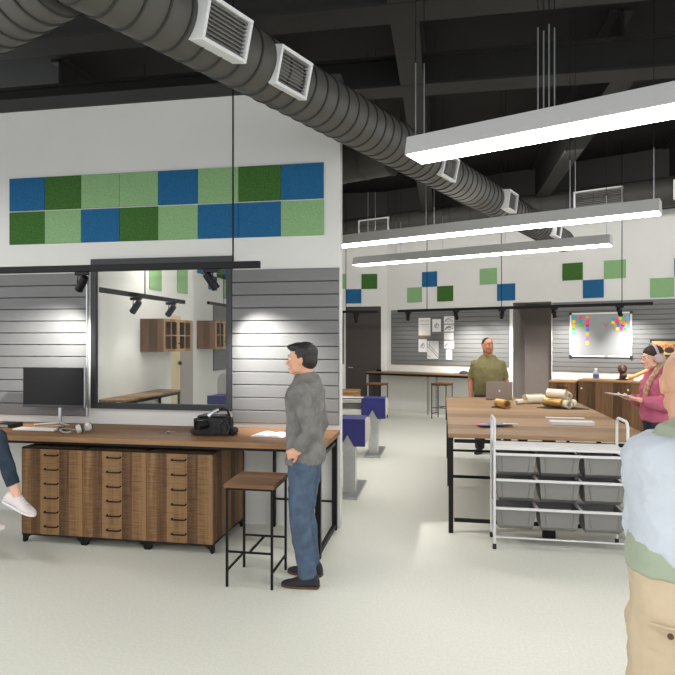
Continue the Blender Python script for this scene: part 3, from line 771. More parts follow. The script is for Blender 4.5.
# benches on steel pedestals -----------------------------------------------
def bench(label, y, shell=False):
    t = thing('pedestal_bench', label, 'bench', (-.845, y, 0), 0, 'navy-ended benches on steel pedestals')
    L = 2.8; zb, zt = .575, .865
    for x0, x1 in ((-.36, 0.0), (-L, -L + .36)):
        mb = MB()
        c = x1 - .195 if x1 == 0 else x0 + .195
        mb.prism([(x0, zb), (c - .075, zb), (c, zb + .13), (c + .075, zb), (x1, zb), (x1, zt), (x0, zt)], 'y', 0, .03); mb.build('end_panel', M['navy'], t, bevel=.003)
        s = 1
        mb = MB()
        mb.b2(x0, x1 + (0 if x1 else -.03), .031, .46, zt - .011, zt + .002); mb.build('top_pad', M['navy'], t)
        mb = MB()
        yy = [(.031, zb + .02), (.031, zt - .03), (.12, zt - .012), (.42, zt - .012), (.52, zt - .05), (.55, (zb + zt) / 2), (.52, zb + .05), (.42, zb + .01), (.12, zb + .01)]
        mb.prism(yy, 'x', x0 + .02, x1 - .005); mb.build('end_body', M['cream'], t, bevel=.004)
        mb = MB(); mb.b2(c - .07, c + .07, .12, .24, .03, zb - .001); mb.prism([(c - .06, zb - .0), (c + .06, zb - .0), (c, zb + .125)], 'y', .006, .029); 
        mb.b2(c - .06, c + .06, .006, .119, zb - .06, zb - .002)
        mb.build('post', M['silver'], t)
        mb = MB(); mb.prism([(c - .12, -.05), (c + .12, -.05), (c + .12, .78), (c - .12, .78)], 'z', 0, .03); mb.build('base_plate', M['silver'], t, bevel=.005)
    mb = MB(); mb.b2(-L + .36, -.36, .03, .5, zt - .06, zt - .01); mb.b2(-L + .36, -.36, .03, .5, zb + .03, zb + .13); mb.build('beam', M['cream'], t, bevel=.01)
    mb = MB(); mb.b2(-L + .36, -.36, .2, .26, zb + .131, zt - .061); mb.build('web', M['greyplastic'], t)
    mb = MB(); mb.b2(-L, 0, -.004, .03, zt + .001, zt + .012); mb.build('top_edge', M['navy'], t)
    if shell:
        mb = MB(); r = .12; pts = []
        x0, x1, zz = -L - .06, -L + .6, 1.2
        for k in range(7): a = PI - k * PI / 12; pts.append((x0 + r + r * math.cos(a), zz - r + r * math.sin(a)))
        for k in range(7): a = PI / 2 - k * PI / 12; pts.append((x1 - r + r * math.cos(a), zz - r + r * math.sin(a)))
        pts += [(x1, zb + .02), (x0, zb + .02)]
        mb.prism(pts, 'y', .58, .66); mb.build('back_shell', M['shellgrey'], t, bevel=.012)
    return t
bench('nearer navy-ended bench on a steel pedestal behind the partition edge', 6.5)
bench('farther navy-ended bench on a steel pedestal by the pale wooden table', 8.85, True)
# wall cabinets and shelf counter in the room behind the window ----------------------
def wall_cab(label, x0, x1, ya, yb, z0, z1):
    t = thing('wall_cabinet', label, 'cabinet', (x0, ya, z0), 0, 'glass-fronted wall cabinets seen through the window')
    dx, dy, dz = x1 - x0, yb - ya, z1 - z0
    mb = MB()
    mb.b2(0.001, dx, 0, .02, 0, dz); mb.b2(0.001, dx, dy - .02, dy, 0, dz); mb.b2(0.001, dx, .02, dy - .02, 0, .02); mb.b2(0.001, dx, .02, dy - .02, dz - .02, dz); mb.b2(.001, .015, .02, dy - .02, .02, dz - .02)
    mb.build('carcass', M['cabwood'], t)
    n = 2
    for i in range(n):
        a, b = i * dy / n + .003, (i + 1) * dy / n - .003; f = .045
        mb = MB()
        mb.b2(dx, dx + .02, a, a + f, 0, dz); mb.b2(dx, dx + .02, b - f, b, 0, dz); mb.b2(dx, dx + .02, a + f, b - f, 0, f); mb.b2(dx, dx + .02, a + f, b - f, dz - f, dz)
        m = (a + b) / 2; mb.b2(dx + .002, dx + .018, m - .012, m + .012, f, dz - f); mb.b2(dx + .003, dx + .017, a + f, b - f, dz * .48, dz * .48 + .02)
        dr = mb.build('door', M['pine'], t)
        mb = MB(); mb.b2(dx + .008, dx + .011, a + f, b - f, f, dz - f); mb.build('glass', M['glass'], dr)
        mb = MB(); yk = b - .02 if i == 0 else a + .02; mb.ell((dx + .03, yk, dz * .25), .012); mb.build('knob', M['black'], dr)
    mb = MB(); mb.b2(.02, dx - .02, .021, dy - .021, dz * .48, dz * .48 + .015); mb.build('shelf', M['cabwood'], t)
    return t
xf = -4.45
ya, yb = on_x(163, 340, xf).y, on_x(191, 340, xf).y
wall_cab('nearer glass-fronted wooden wall cabinet seen through the window', XL, xf, ya, yb - .02, on_x(163, 352, xf).z, on_x(163, 318.5, xf).z)
ya, yb = on_x(215, 340, XL + .0).y, on_x(232, 340, XL).y
wall_cab('farther glass-fronted wooden wall cabinet at the right of the window view', XL2, XL, ya, yb, on_x(215, 349, XL).z, on_x(215, 320.5, XL).z)
t = thing('shelf_counter', 'narrow wooden counter on a white wall seen low through the window', 'counter', (XL, 7.75, 0))
mb = MB(); mb.b2(.003, .42, 0, 1.9, .87, .9); mb.build('countertop', M['tabletop'], t, bevel=.003)
mb = MB(); mb.b2(.36, .4, .02, 1.88, .82, .869); mb.b2(.01, .05, .02, 1.88, .82, .869); mb.build('frame', M['black'], t)
for x in (.38, .03):
    for y in (.04, 1.86):
        mb = MB(); mb.b2(x - .018, x + .018, y - .018, y + .018, 0, .819); mb.build('leg', M['frame'], t)
# storage cabinets along the angled wall, right ----------------------------------------
def low_cab(label, sA, sB, d, h, knob):
    t = thing('base_cabinet', label, 'cabinet', B(sA, 0, 0), RB, 'walnut base cabinets on the far wall')
    L = sB - sA
    mb = MB(); mb.b2(0, L, -d, -.035, .0, h - .035); mb.build('carcass', M['counterwood'], t, bevel=.003)
    mb = MB(); mb.b2(-.005, L + .005, -d - .02, -.034, h - .034, h); mb.build('countertop', M['countertop'], t, bevel=.003)
    n = max(1, round(L / .9))
    for i in range(n):
        a, b = i * L / n + .006, (i + 1) * L / n - .006
        mb = MB(); mb.b2(a, b, -d - .014, -d - .0005, .06, h - .045); dr = mb.build('door', M['counterwood'], t)
        if knob: 
            mb = MB(); mb.ell((a + .06, -d - .025, h - .17), .018); mb.build('knob', M['white'], dr)
        else:
            mb = MB(); mb.tube([(L * .3, -d - .014, h - .12), (L * .3, -d - .03, h - .12), (L * .7, -d - .03, h - .12), (L * .7, -d - .014, h - .12)], .006, n=6); mb.build('handle', M['black'], dr)
    return t
sa = on_b(548.5, 381, .55)[0]; sb = on_b(577.5, 381, .55)[0]
HC1 = on_b(560, 381, .55)[1]
low_cab('short walnut base cabinet beside the taupe door', sa, sb - .02, .55, HC1, False)
sc = on_b(578, 379.5, .68)[0]; HC2 = on_b(600, 380.3, .68)[1]
low_cab('long walnut base cabinet below the whiteboard', sc, sc + 4.2, .66, HC2, True)
# whiteboard -------------------------------------------------------------------
sa, zA = on_b(569.8, 313.2, .06); sb, _ = on_b(632, 312, .06); zB = on_b(569.8, 356.6, .06)[1]
wb = thing('whiteboard', 'large white dry-erase board with sticky notes on the far slatted wall', 'whiteboard', B(sa, .034, zB), RB)
W, H = sb - sa, zA - zB
mb = MB(); mb.b2(.02, W - .02, -.018, -.002, .02, H - .02); mb.build('writing_surface', M['whiteboard'], wb)
mb = MB(); f = .03
mb.b2(0, f, -.026, 0, 0, H); mb.b2(W - f, W, -.026, 0, 0, H); mb.b2(f, W - f, -.026, 0, 0, f); mb.b2(f, W - f, -.026, 0, H - f, H); mb.build('frame', M['white'], wb, bevel=.004)
for x in (0.012, W - .012):
    for z in (.012, H - .012):
        mb = MB(); mb.cyl((0, 0, 0), .03, .012, n=16); mb.xf(Matrix.Translation((x, -.024, z)) @ Matrix.Rotation(PI / 2, 4, 'X')); mb.build('corner_cap', M['frame'], wb)
mb = MB()
for x, z in ((.56, .74), (.59, .7), (.61, .75)): mb.tube([(x * W, -.0187, z * H), (x * W + .02, -.0187, z * H - .02), (x * W + .012, -.0187, z * H + .022)], .005, n=5)
mb.build('red_pen_marks', M['red'], wb)
mb = MB(); mb.b2(W * .57, W * .63, -.034, -.027, .005, .035); mb.build('pen_clip', M['greyplastic'], wb)
KN = {}
def note(label, fx, fz, c, r=0.0, w=.062, layer=0):
    mb = MB(); mb.box((0, 0, 0), (w, .0016, w * .92)); o = mb.build('sticky_note', M['n_' + c]); 
    p = B(sa, .034 + .0195 + .0018 * layer, zB) + UB * (fx * W); p.z = zB + fz * H
    o.location = p; o.rotation_euler = (0, r, RB); tag(o, label, 'sticky note', 'sticky notes on the whiteboard')
CC = dict(teal='teal', yellow='yellow', amber='orange', lime='green', sky='light blue', magenta='pink', crimson='dark pink', azure='blue', mustard='mustard', rose='pink')
ordn = ['top', 'second', 'third', 'fourth', 'fifth', 'sixth', 'bottom']
def px_f(zx, zy): return ((zx - 127) / (598 - 127), 1 - (zy - 108) / (452 - 108))
for nm, zx, ls in (('left', 157, [('teal', 141), ('yellow', 175), ('amber', 206), ('lime', 233), ('sky', 267)]), ('middle', 212, [('magenta', 144), ('teal', 175), ('lime', 208)]),
                   ('right', 265, [('amber', 140), ('magenta', 176), ('crimson', 208), ('azure', 241), ('mustard', 272), ('rose', 310), ('yellow', 344)])):
    for i, (c, zy) in enumerate(ls):
        fx, fz = px_f(zx, zy); w = ordn[i] if i < len(ls) - 1 or nm == 'right' else 'lowest'
        note('%s sticky note, %s in the %s column on the whiteboard' % (CC[c], w, nm), fx, fz, c, random.uniform(-.1, .1), .066)
clus = [('lime', 525, 135, 'at the very top'), ('yellow', 512, 155, 'just under the top green one'), ('sky', 565, 157, 'at the upper right corner'), ('teal', 453, 160, 'at the upper left corner'), ('magenta', 484, 166, 'second from the left in the upper row'),
        ('yellow', 460, 187, 'below the teal one at the left'), ('magenta', 493, 186, 'upper of the two pink ones left of centre'), ('mustard', 522, 184, 'at the centre'), ('amber', 547, 193, 'right of the centre'), ('amber', 480, 205, 'left of the blue one'),
        ('azure', 500, 210, 'at the middle of the third row'), ('sky', 561, 214, 'at the right edge below the orange one'), ('crimson', 530, 214, 'right of the blue one'), ('magenta', 520, 228, 'above the lower green one'), ('yellow', 493, 236, 'at the lower left corner'), ('lime', 540, 238, 'at the lower right'), ('rose', 519, 243, 'at the very bottom')]
for i, (c, zx, zy, w) in enumerate(clus):
    fx, fz = px_f(zx, zy); note('%s note %s of the whiteboard cluster' % (CC[c], w), fx, fz, c, random.uniform(-.3, .3), .064, 1 + i % 3)
# poster ---------------------------------------------------------------------------
pa, pz1 = on_b(650, 339.3, .04); pb, _ = on_b(692, 338, .04); pz0 = on_b(650, 356, .04)[1]
t = thing('poster', 'wide ochre poster in a dark frame with red lettering behind the woman', 'poster', B(pa, .036, pz0), RB)
W2, H2 = pb - pa, pz1 - pz0
mb = MB(); f = .03; mb.b2(0, f, -.025, 0, 0, H2); mb.b2(W2 - f, W2, -.025, 0, 0, H2); mb.b2(f, W2 - f, -.025, 0, 0, f); mb.b2(f, W2 - f, -.025, 0, H2 - f, H2); mb.build('frame', M['darkcloth'], t)
mb = MB(); mb.b2(f, W2 - f, -.012, -.002, f, H2 - f); mb.build('sheet', M['posteryellow'], t)
mb = MB()
x = .1
for i, w in enumerate((.06, .05, .045, .055, .03, .05, .06, .05, .045, .05)):
    h = .055 + .02 * (i % 3 == 0); mb.b2(x, x + w * .75, -.0145, -.0122, H2 - .17, H2 - .17 + h); x += w
mb.build('red_lettering', M['posterred'], t)
mb = MB(); mb.lathe([(.03, 0), (.07, 0), (.07, .003), (.03, .003)], n=20); mb.xf(Matrix.Translation((W2 * .47, -.013, H2 * .36)) @ Matrix.Rotation(PI / 2, 4, 'X') @ Matrix.Diagonal((1.25, .8, 1, 1))); mb.build('oval_emblem', M['darkcloth'], t)
mb = MB()
for i in range(4): mb.b2(W2 * .62 + .02 * (i % 2), W2 * .92, -.0145, -.0122, H2 * (.2 + i * .1), H2 * (.2 + i * .1) + .014)
for i in range(3): mb.b2(W2 * .08, W2 * .3 - .02 * (i % 2), -.0145, -.0122, H2 * (.2 + i * .1), H2 * (.2 + i * .1) + .014)
mb.build('small_print', M['darkwood'], t)
# things on the long cabinet
def on_cab(px, d=.35, h=None):
    s = on_b(px, 340, d)[0]; return B(s, d, HC2 if h is None else h)
t = thing('spray_bottle', 'small clear bottle with blue label on the long walnut cabinet', 'bottle', on_cab(596), RB)
mb = MB(); mb.lathe([(.001, 0), (.055, 0), (.058, .01), (.058, .12), (.05, .15), (.022, .165), (.022, .18), (.001, .18)]); mb.build('bottle_body', M['whiteboard'], t, smooth=True)
mb = MB(); mb.lathe([(.0585, .03), (.0595, .03), (.0595, .1), (.0585, .1)]); mb.build('label_band', M['label_blue'], t, smooth=True)
mb = MB(); mb.lathe([(.001, .18), (.026, .18), (.024, .22), (.001, .222)]); mb.build('cap', M['white'], t, smooth=True)
t = thing('carved_bust', 'dark carved wooden head on a stand on the long walnut cabinet', 'sculpture', on_cab(622.5), RB)
mb = MB(); mb.b2(-.1, .1, -.08, .08, 0, .02); mb.build('stand', M['black'], t, bevel=.004)
mb = MB(); mb.ell((0, 0, .22), (.085, .09, .095)); mb.limb([(0, 0, .03), (0, .0, .16)], [.06, .05]); mb.ell((.02, -.06, .19), (.03, .04, .04)); mb.ell((0.03, -.03, .09), (.06, .06, .05))
remesh(mb, 'head', M['darkwood'], t, .008, 3)
t = thing('wooden_club', 'slanted orange wooden club propped on a white block', 'ornament', on_cab(633.5), RB)
mb = MB(); mb.tube([(-.09, 0, .05), (.0, 0, .07), (.18, .02, .17), (.34, .03, .26)], [.045, .04, .032, .026]); mb.build('shaft', M['orange'], t, smooth=True)
mb = MB(); mb.lathe([(.001, 0), (.06, 0), (.045, .05), (.001, .06)], c=(.06, 0, 0)); mb.build('block', M['white'], t, smooth=True)
# pinned sheets -------------------------------------------------------------------------
def sheet(label, x0, x1, y0, y1, marks, band=False, tone='paper'):
    d = .036
    a, zt = on_b(x0, y0, d); b, _ = on_b(x1, y0, d); zb = on_b((x0 + x1) / 2, y1, d)[1]; zt = on_b((x0 + x1) / 2, y0, d)[1]
    t = thing('pinned_sheet', label, 'paper sheet', B(a, d, zb), RB, 'sheets pinned to the far slatted wall')
    w, h = b - a, zt - zb
    mb = MB(); mb.b2(0, w, -.003, 0, 0, h); mb.build('paper', M[tone], t)
    if marks:
        mb = MB()
        for pts in marks: mb.tube([(x * w, -.0035, z * h) for x, z in pts], .006, n=4)
        mb.build('drawing', M['ink'], t)
    if band:
        mb = MB(); mb.b2(0, w, -.0045, -.0031, 0, h * .06); mb.build('amber_strip', M['amberband'], t)
dots = lambda z: [[(x, z), (x + .07, z + .02)] for x in (.15, .27, .39, .55, .67, .79)]
curve = [[(.2, .35), (.35, .6), (.55, .7), (.75, .5), (.6, .3), (.4, .35)], [(.3, .45), (.6, .55)], [(.35, .3), (.5, .65)]]
swoop = [[(.08, .2), (.3, .5), (.55, .62), (.9, .4)], [(.1, .35), (.4, .75), (.9, .8)], [(.3, .2), (.6, .4), (.9, .2)]]
diag = [[(.0, .85), (.5, .55), (1, .2)], [(.0, .7), (.5, .4), (1, .05)], [(.2, .95), (.2, .7)], [(0, .2), (.3, .1)]]
sheet('large pinned sheet with two dotted lines and an amber bottom strip', 418.6, 430.5, 317.8, 336, dots(.82) + dots(.62), True)
sheet('upright pinned sheet with a round sketch, right of the amber-edged one', 432.3, 441, 319.2, 331.8, curve)
sheet('small pinned sketch at the top of the right-hand column', 444, 454, 316.3, 323.6, swoop)
sheet('small pinned sketch second from top in the right-hand column', 444, 454, 324.6, 331.6, swoop[:2] + curve[:1])
sheet('plain grey pinned sheet third from top in the right-hand column', 444, 453.6, 332.6, 339.6, None, False, 'paper2')
sheet('small pinned sketch fourth from top in the right-hand column', 444, 454, 340.8, 348.4, swoop)
sheet('narrow upright pinned sheet at the bottom of the right-hand column', 446, 452, 349.6, 359.6, [[(.3, .8), (.7, .3)]])
sheet('pinned sheet with a faint sketch under the amber-edged one', 418.6, 426.8, 339.2, 352, curve)
sheet('large pinned sheet with slanting lines at the bottom centre', 427.2, 438.6, 341, 358.8, diag, False, 'paper2')
# ------------------------------------------------------------------ big table
TH = .904; TX0, TX1, TY0, TY1 = .045, 1.80, 5.49, 9.05
tb = thing('work_table', 'large walnut-topped work table on black steel frames', 'table', (TX0, TY0, 0))
W, D = TX1 - TX0, TY1 - TY0
mb = MB(); mb.b2(0, W, 0, D, TH - .038, TH); mb.build('tabletop', M['tabletop'], tb, bevel=.003)
for y in (.02, D / 2, D - .06):
    for a, b in ((.055, W / 2 - .055), (W / 2 + .055, W - .055)):
        for z in (TH - .085, .1): mb = MB(); mb.b2(a, b, y, y + .03, z, z + .03); mb.build('cross_rail', M['black'], tb)
    for x in (.005, W / 2 - .054, W - .055):
        w = .108 if abs(x - W / 2 + .054) < .01 else .042
        mb = MB(); mb.b2(x, x + w, y - .01, y + .04, 0, TH - .039); mb.build('leg', M['black'], tb)
mb = MB()
for x in (.01, W - .05): mb.b2(x, x + .04, .061, D / 2 - .011, TH - .08, TH - .04); mb.b2(x, x + .04, D / 2 + .041, D - .071, TH - .08, TH - .04)
mb.build('side_rail', M['black'], tb)
# trolley -------------------------------------------------------------------
TRX, TRY = .425, 5.15; TW, TD = 1.045, .31
tr = thing('storage_trolley', 'white tubular steel trolley with three rows of grey bins', 'trolley', (TRX, TRY, 0))
r = .012
for x in (0, TW):
    mb = MB(); R = .06; zt = 1.085; pts = [(x, 0, .045), (x, 0, zt - R)]
    for k in range(1, 7): a = PI - k * PI / 12; pts.append((x, R + R * math.cos(a), zt - R + R * math.sin(a)))
    for k in range(0, 7): a = PI / 2 - k * PI / 12; pts.append((x, TD - R + R * math.cos(a), zt - R + R * math.sin(a)))
    pts += [(x, TD, .045)]
    mb.tube(pts, r, n=12); mb.build('handle_frame', M['trolley'], tr, smooth=True)
    for y in (0, TD):
        mb = MB(); mb.cyl((x, y, 0), .016, .046, n=14); mb.build('foot', M['rubber'], tr)
mb = MB(); mb.b2(.013, TW - .013, -.005, TD + .005, .83, .855); mb.build('tray', M['trolley'], tr, bevel=.006)
for z in (.797, .582, .345):
    for y in (.0, TD):
        mb = MB(); mb.b2(.012, TW - .012, y - .008, y + .008, z - .012, z + .008); mb.build('rail', M['trolley'], tr)
    for i in (1, 2):
        mb = MB(); x = TW * i / 3; mb.b2(x - .01, x + .01, .009, TD - .009, z - .008, z + .004); mb.build('runner', M['trolley'], tr)
for z in (.1,):
    mb = MB(); mb.tube([(.012, 0, z), (TW - .012, 0, z)], .007, n=8); mb.build('lower_bar', M['trolley'], tr)
for x in (0, TW):
    mb = MB()
    for z in (.797, .582, .345, .1): mb.tube([(x, .012, z), (x, TD - .012, z)], .007, n=8)
    mb.build('side_bar', M['trolley'], tr)
def bin_(label, loc):
    t = thing('storage_bin', label, 'storage bin', loc, 0, 'grey plastic bins in the trolley')
    w, d, h = .325, .29, .19
    h = .178
    def pr(k, yf, z, yb=0.0): return [V((-w / 2 * k, yf, z)), V((w / 2 * k, yf, z)), V((w / 2 * k, d - yb, z)), V((-w / 2 * k, d - yb, z))]
    mb = MB(); mb.rings([pr(.82, .075, -h, .03), pr(.885, .014, -h + .042, .02), pr(.955, .002, -.018, .004), pr(.96, 0, 0), pr(.935, .006, 0, .006), pr(.92, .01, -.018, .01), pr(.86, .022, -h + .046, .026), pr(.79, .08, -h + .006, .036)])
    mb.build('tub', M['bin'], t, bevel=.003)
    mb = MB(); R4 = pr(1.0, -.004, 0.003, -.004); R5 = pr(1.0, -.004, -.01, -.004); I4 = pr(.93, .008, .003, .008); I5 = pr(.93, .008, -.01, .008)
    for k in range(4):
        j = (k + 1) % 4; mb.rings([[R4[k], R4[j], I4[j], I4[k]], [R5[k], R5[j], I5[j], I5[k]]])
    mb.build('rim', M['bin'], t)
    for q in (-1, 1):
        mb = MB(); mb.tube([(q * w * .35, .001, -.02), (q * w * .31, .012, -h + .045)], .005, n=4); mb.build('front_rib', M['bin'], t)
    return t
for j, (z, rn) in enumerate(((.797, 'top'), (.582, 'middle'), (.345, 'bottom'))):
    for i, cn in enumerate(('left', 'centre', 'right')):
        bin_('grey plastic bin, %s one in the %s row of the white trolley' % (cn, rn), (TRX + TW * (i + .5) / 3, TRY + .012, z - .016))
# ------------------------------------------------------------------ things on the desk
def on_desk(px, py): return at_h(px, py, DH)
p = at_z(58, 422, 5.82); y = 5.28
xm = on_y(53.5, 340, y).x
t = thing('computer_monitor', 'black flat computer monitor with silver stand on the desk', 'monitor', (xm, y, DH), 0)
mw = on_y(83, 340, y).x - on_y(22, 340, y).x; zt, zb = on_y(50, 367.5, y).z - DH, on_y(50, 407.5, y).z - DH
mb = MB(); mb.b2(-mw / 2, mw / 2, -.005, .03, zb, zt); mb.build('housing', M['blackpl'], t, bevel=.004)
mb = MB(); mb.b2(-mw / 2 + .004, mw / 2 - .012, -.0075, -.0052, zb + .03, zt - .006); mb.build('screen', M['screen'], t)
mb = MB(); mb.b2(mw / 2, mw / 2 + .005, -.006, .028, zb, zt); mb.build('edge_trim', M['silver'], t)
mb = MB(); mb.b2(-mw / 2 + .001, mw / 2 - .001, -.0078, -.0053, zb + .001, zb + .028); mb.build('chin', M['frame'], t)
mb = MB(); mb.tube([(.04, .045, .02), (.04, .05, zb + .1)], .018, n=10); mb.b2(.0, .08, .031, .06, zb + .05, zb + .15); mb.build('stand', M['silver'], t)
mb = MB(); mb.tube([(-.14, -.09, .0125), (.04, .045, .014), (.2, -.06, .0125)], .012, n=8); mb.build('stand_foot', M['silver'], t)
p = on_desk(37, 430)
t = thing('keyboard', 'slim white keyboard in front of the monitor', 'keyboard', (p.x, p.y, DH), 0.0)
mb = MB(); mb.b2(-.21, .21, -.06, .06, .001, .014); mb.build('case', M['white'], t, bevel=.004)
mb = MB()
for r_ in range(5):
    for k in range(14): mb.b2(-.2 + k * .0287, -.2 + k * .0287 + .0255, -.052 + r_ * .0212, -.052 + r_ * .0212 + .018, .0141, .017)
mb.build('keys', M['paper'], t)
p = on_desk(62, 431)
t = thing('computer_mouse', 'small black mouse right of the keyboard', 'mouse', (p.x, p.y, DH), 0.3)
mb = MB(); mb.ell((0, 0, .0195), (.035, .055, .019)); remesh(mb, 'shell', M['blackpl'], t, .004, 2)
mb = MB(); mb.tube([(0, .018, .033), (0, .032, .029)], .006, n=10); mb.build('wheel', M['greyplastic'], t)
p = on_desk(78, 433)
t = thing('headphones', 'grey over-ear headphones lying on the desk by the mouse', 'headphones', (p.x, p.y, DH), 0.2)
mb = MB(); mb.tube([(math.cos(a) * .085 - .06, math.sin(a) * .085 - .02, .018 + .02 * abs(math.cos(a))) for a in [PI * .35 + k * PI * 1.3 / 14 for k in range(15)]], .009, n=8); mb.build('headband', M['greyplastic'], t, smooth=True)
for c, rz in (((.02, -.035, .042), .5), ((.065, .06, .045), .9)):
    R = Matrix.Translation(c) @ Matrix.Rotation(rz, 4, 'Z') @ Matrix.Rotation(PI / 2 - .25, 4, 'Y')
    mb = MB(); mb.lathe([(.001, -.02), (.03, -.02), (.04, -.008), (.04, .012), (.036, .018), (.001, .018)]); mb.xf(R); e = mb.build('ear_cup', M['lightgrey'], t, smooth=True)
    mb = MB(); mb.lathe([(.018, .018), (.034, .018), (.036, .028), (.022, .032), (.018, .024)]); mb.xf(R); mb.build('ear_pad', M['frame'], e, smooth=True)
p = on_desk(9, 427)
t = thing('black_dock_box', 'flat black and grey box at the left end of the desk', 'box', (p.x, p.y, DH), 0)
mb = MB(); mb.b2(-.09, .09, -.08, .08, 0.001, .04); mb.build('case', M['blackpl'], t, bevel=.006)
mb = MB(); mb.b2(-.07, .05, -.084, -.081, .008, .034); mb.build('front_plate', M['greyplastic'], t)
p = on_desk(167, 433)
t = thing('key_bunch', 'small bunch of keys lying alone on the desk', 'keys', (p.x, p.y, DH), .4)
mb = MB(); mb.tube([(math.cos(a) * .016, math.sin(a) * .016, .005) for a in [k * PI / 6 for k in range(12)]], .0025, n=6, close=True); mb.build('ring', M['silver'], t)
for a, c in ((.3, 'silver'), (2.6, 'label_blue'), (-1.2, 'black'), (1.4, 'silver')):
    R = Matrix.Rotation(a, 4, 'Z') @ Matrix.Translation((.016, 0, .004 + abs(a) * .002))
    mb = MB(); mb.ell((.012, 0, 0), (.013, .012, .004), nu=10, nv=6); mb.b2(.02, .06, -.005, .005, -.0015, .0015); mb.xf(R); mb.build('key', M[c], t)
# camera bag ---------------------------------------------------------------------------
p = on_desk(210, 436)
t = thing('camera_bag', 'black camera bag with a camera strapped on top on the desk', 'bag', (p.x, p.y + .1, DH), 0.05)
mb = MB(); mb.box((-.01, .02, .075), (.3, .2, .14)); mb.ell((.0, .02, .14), (.13, .09, .03)); mb.ell((-.16, -.03, .03), (.05, .06, .03)); remesh(mb, 'bag_body', M['charcoal'], t, .008, 6, [(.08, .012)])
mb = MB(); mb.box((-.01, .02, .162), (.25, .17, .018)); mb.build('lid', M['blackpl'], t, bevel=.006)
R = Matrix.Translation((-.06, -.1, .1)) @ Matrix.Rotation(PI / 2, 4, 'X') @ Matrix.Rotation(-.6, 4, 'Y')
mb = MB(); mb.lathe([(.001, -.03), (.035, -.03), (.035, .0), (.04, .002), (.04, .05), (.044, .052), (.044, .075), (.036, .075), (.03, .06), (.001, .055)]); mb.xf(R); mb.build('lens', M['blackpl'], t, smooth=True)
mb = MB(); mb.tube([(-.03, -.06, .165), (.01, -.05, .205), (.05, -.03, .222)], [.02, .016, .014]); mb.build('silver_grip', M['silver'], t, smooth=True)
mb = MB(); mb.tube([(.03, -.02, .2), (.08, -.02, .235), (.125, -.02, .22), (.15, -.03, .16), (.165, -.05, .09), (.19, -.07, .03), (.2, -.09, .008)], .011, n=8); mb.build('strap', M['black'], t, smooth=True)
mb = MB(); mb.tube([(.08, -.085, .02), (.07, -.095, .1), (.12, -.085, .15), (.16, -.06, .07), (.14, -.07, .012)], .009, n=8); mb.build('side_strap', M['frame'], t, smooth=True)
mb = MB(); mb.ell((.175, .01, .035), (.04, .06, .034)); mb.build('pouch', M['charcoal'], t, smooth=True)
# open book -----------------------------------------------------------------------------
p = on_desk(271, 435.5)
t = thing('open_book', 'open magazine with white pages lying on the desk by the man', 'book', (p.x, p.y, DH), -.12)
for s in (-1, 1):
    mb = MB(); n = 8; top = []; 
    prof = [(s * .15 * k / n, .004 + .016 * math.sin(PI * min(1, .12 + k / n * .95)) ** .8) for k in range(n + 1)]
    mb.prism(prof + [(s * .15, .002), (0, .002)], 'y', -.105, .105); mb.build('page_block', M['paper'], t, smooth=True)
mb = MB(); mb.b2(-.157, .157, -.11, .11, 0.0002, .0018); mb.build('cover', M['label_blue'], t)
# ------------------------------------------------------------------ things on the table
def on_table(px, py): return at_h(px, py, TH)
p = on_table(499, 400)
t = thing('laptop', 'open aluminium laptop seen from behind on the far table edge', 'laptop', (p.x, min(p.y, TY1 - .33), TH), .02)
w = .36
mb = MB(); mb.b2(-w / 2, w / 2, -.0, .24, .002, .018); mb.build('base', M['laptop'], t, bevel=.004)
mb = MB(); mb.b2(-w / 2 + .02, w / 2 - .02, .02, .13, .0181, .0195); mb.build('keyboard', M['blackpl'], t)
R = Matrix.Translation((0, .0, .012)) @ Matrix.Rotation(.12, 4, 'X')
# lid leans back: hinge at local y=0, screen faces local +y (towards the man)
mb = MB(); mb.b2(-w / 2, w / 2, -.008, 0, 0, .25); mb.xf(R); lid = mb.build('lid', M['laptop'], t, bevel=.003)
mb = MB(); mb.b2(-w / 2 + .01, w / 2 - .01, 0.0005, .002, .015, .24); mb.xf(R); mb.build('screen', M['screen'], lid)
mb = MB(); pts = []
for k in range(24):
    a = 2 * PI * k / 24; rr = .016 * (1 + .08 * math.cos(2 * a)); x, z = rr * math.cos(a), rr * math.sin(a)
    if x < -.006 and abs(z) < .009: x = -.008
    pts.append((x, z + .12))
mb.prism(pts, 'y', -.0095, -.0082); mb.prism([(0.0, .139), (.008, .144), (.006, .151), (-.001, .147)], 'y', -.0095, -.0082); mb.xf(R); mb.build('logo', M['white'], lid)
def roll(label, loc, rz, L, r, m, name='paper_roll', tilt=0.0, parent=None):
    mb = MB(); n = 40; prof = []
    for k in range(n + 1):
        a = k / n * 2 * PI * 2.2; q = r * (.55 + .45 * k / n); prof.append((q * math.cos(a), q * math.sin(a)))
    inn = []
    for k in range(n, -1, -1):
        a = k / n * 2 * PI * 2.2; q = r * (.55 + .45 * k / n) - .004; inn.append((q * math.cos(a), q * math.sin(a)))
    ring = prof + inn
    mb.rings([[V((-L / 2, x, z)) for x, z in ring], [V((L / 2, x, z)) for x, z in ring]], cap=True)
    R = Matrix.Translation((0, 0, r)) @ Matrix.Rotation(tilt, 4, 'Y')
    mb.xf(R); o = mb.build(name, M[m], smooth=True)
    o.location = loc; o.rotation_euler = (0, 0, rz)
    return tag(o, label, 'paper roll', 'rolled sheets on the table')
p = on_table(503, 409); roll('single gold roll lying in front of the laptop', (p.x, p.y + .06, TH), 2.1, .19, .06, 'gold')
mb = MB(); mb.prism([(-.13, -.1), (.05, -.13), (.12, -.04), (.02, .09), (-.1, .08)], 'z', .0005, .004); o = mb.build('dark_cloth', M['darkcloth']); q = on_table(497, 407); o.location = (q.x + .05, q.y + .0, TH); tag(o, 'small dark cloth under the single gold roll', 'cloth')
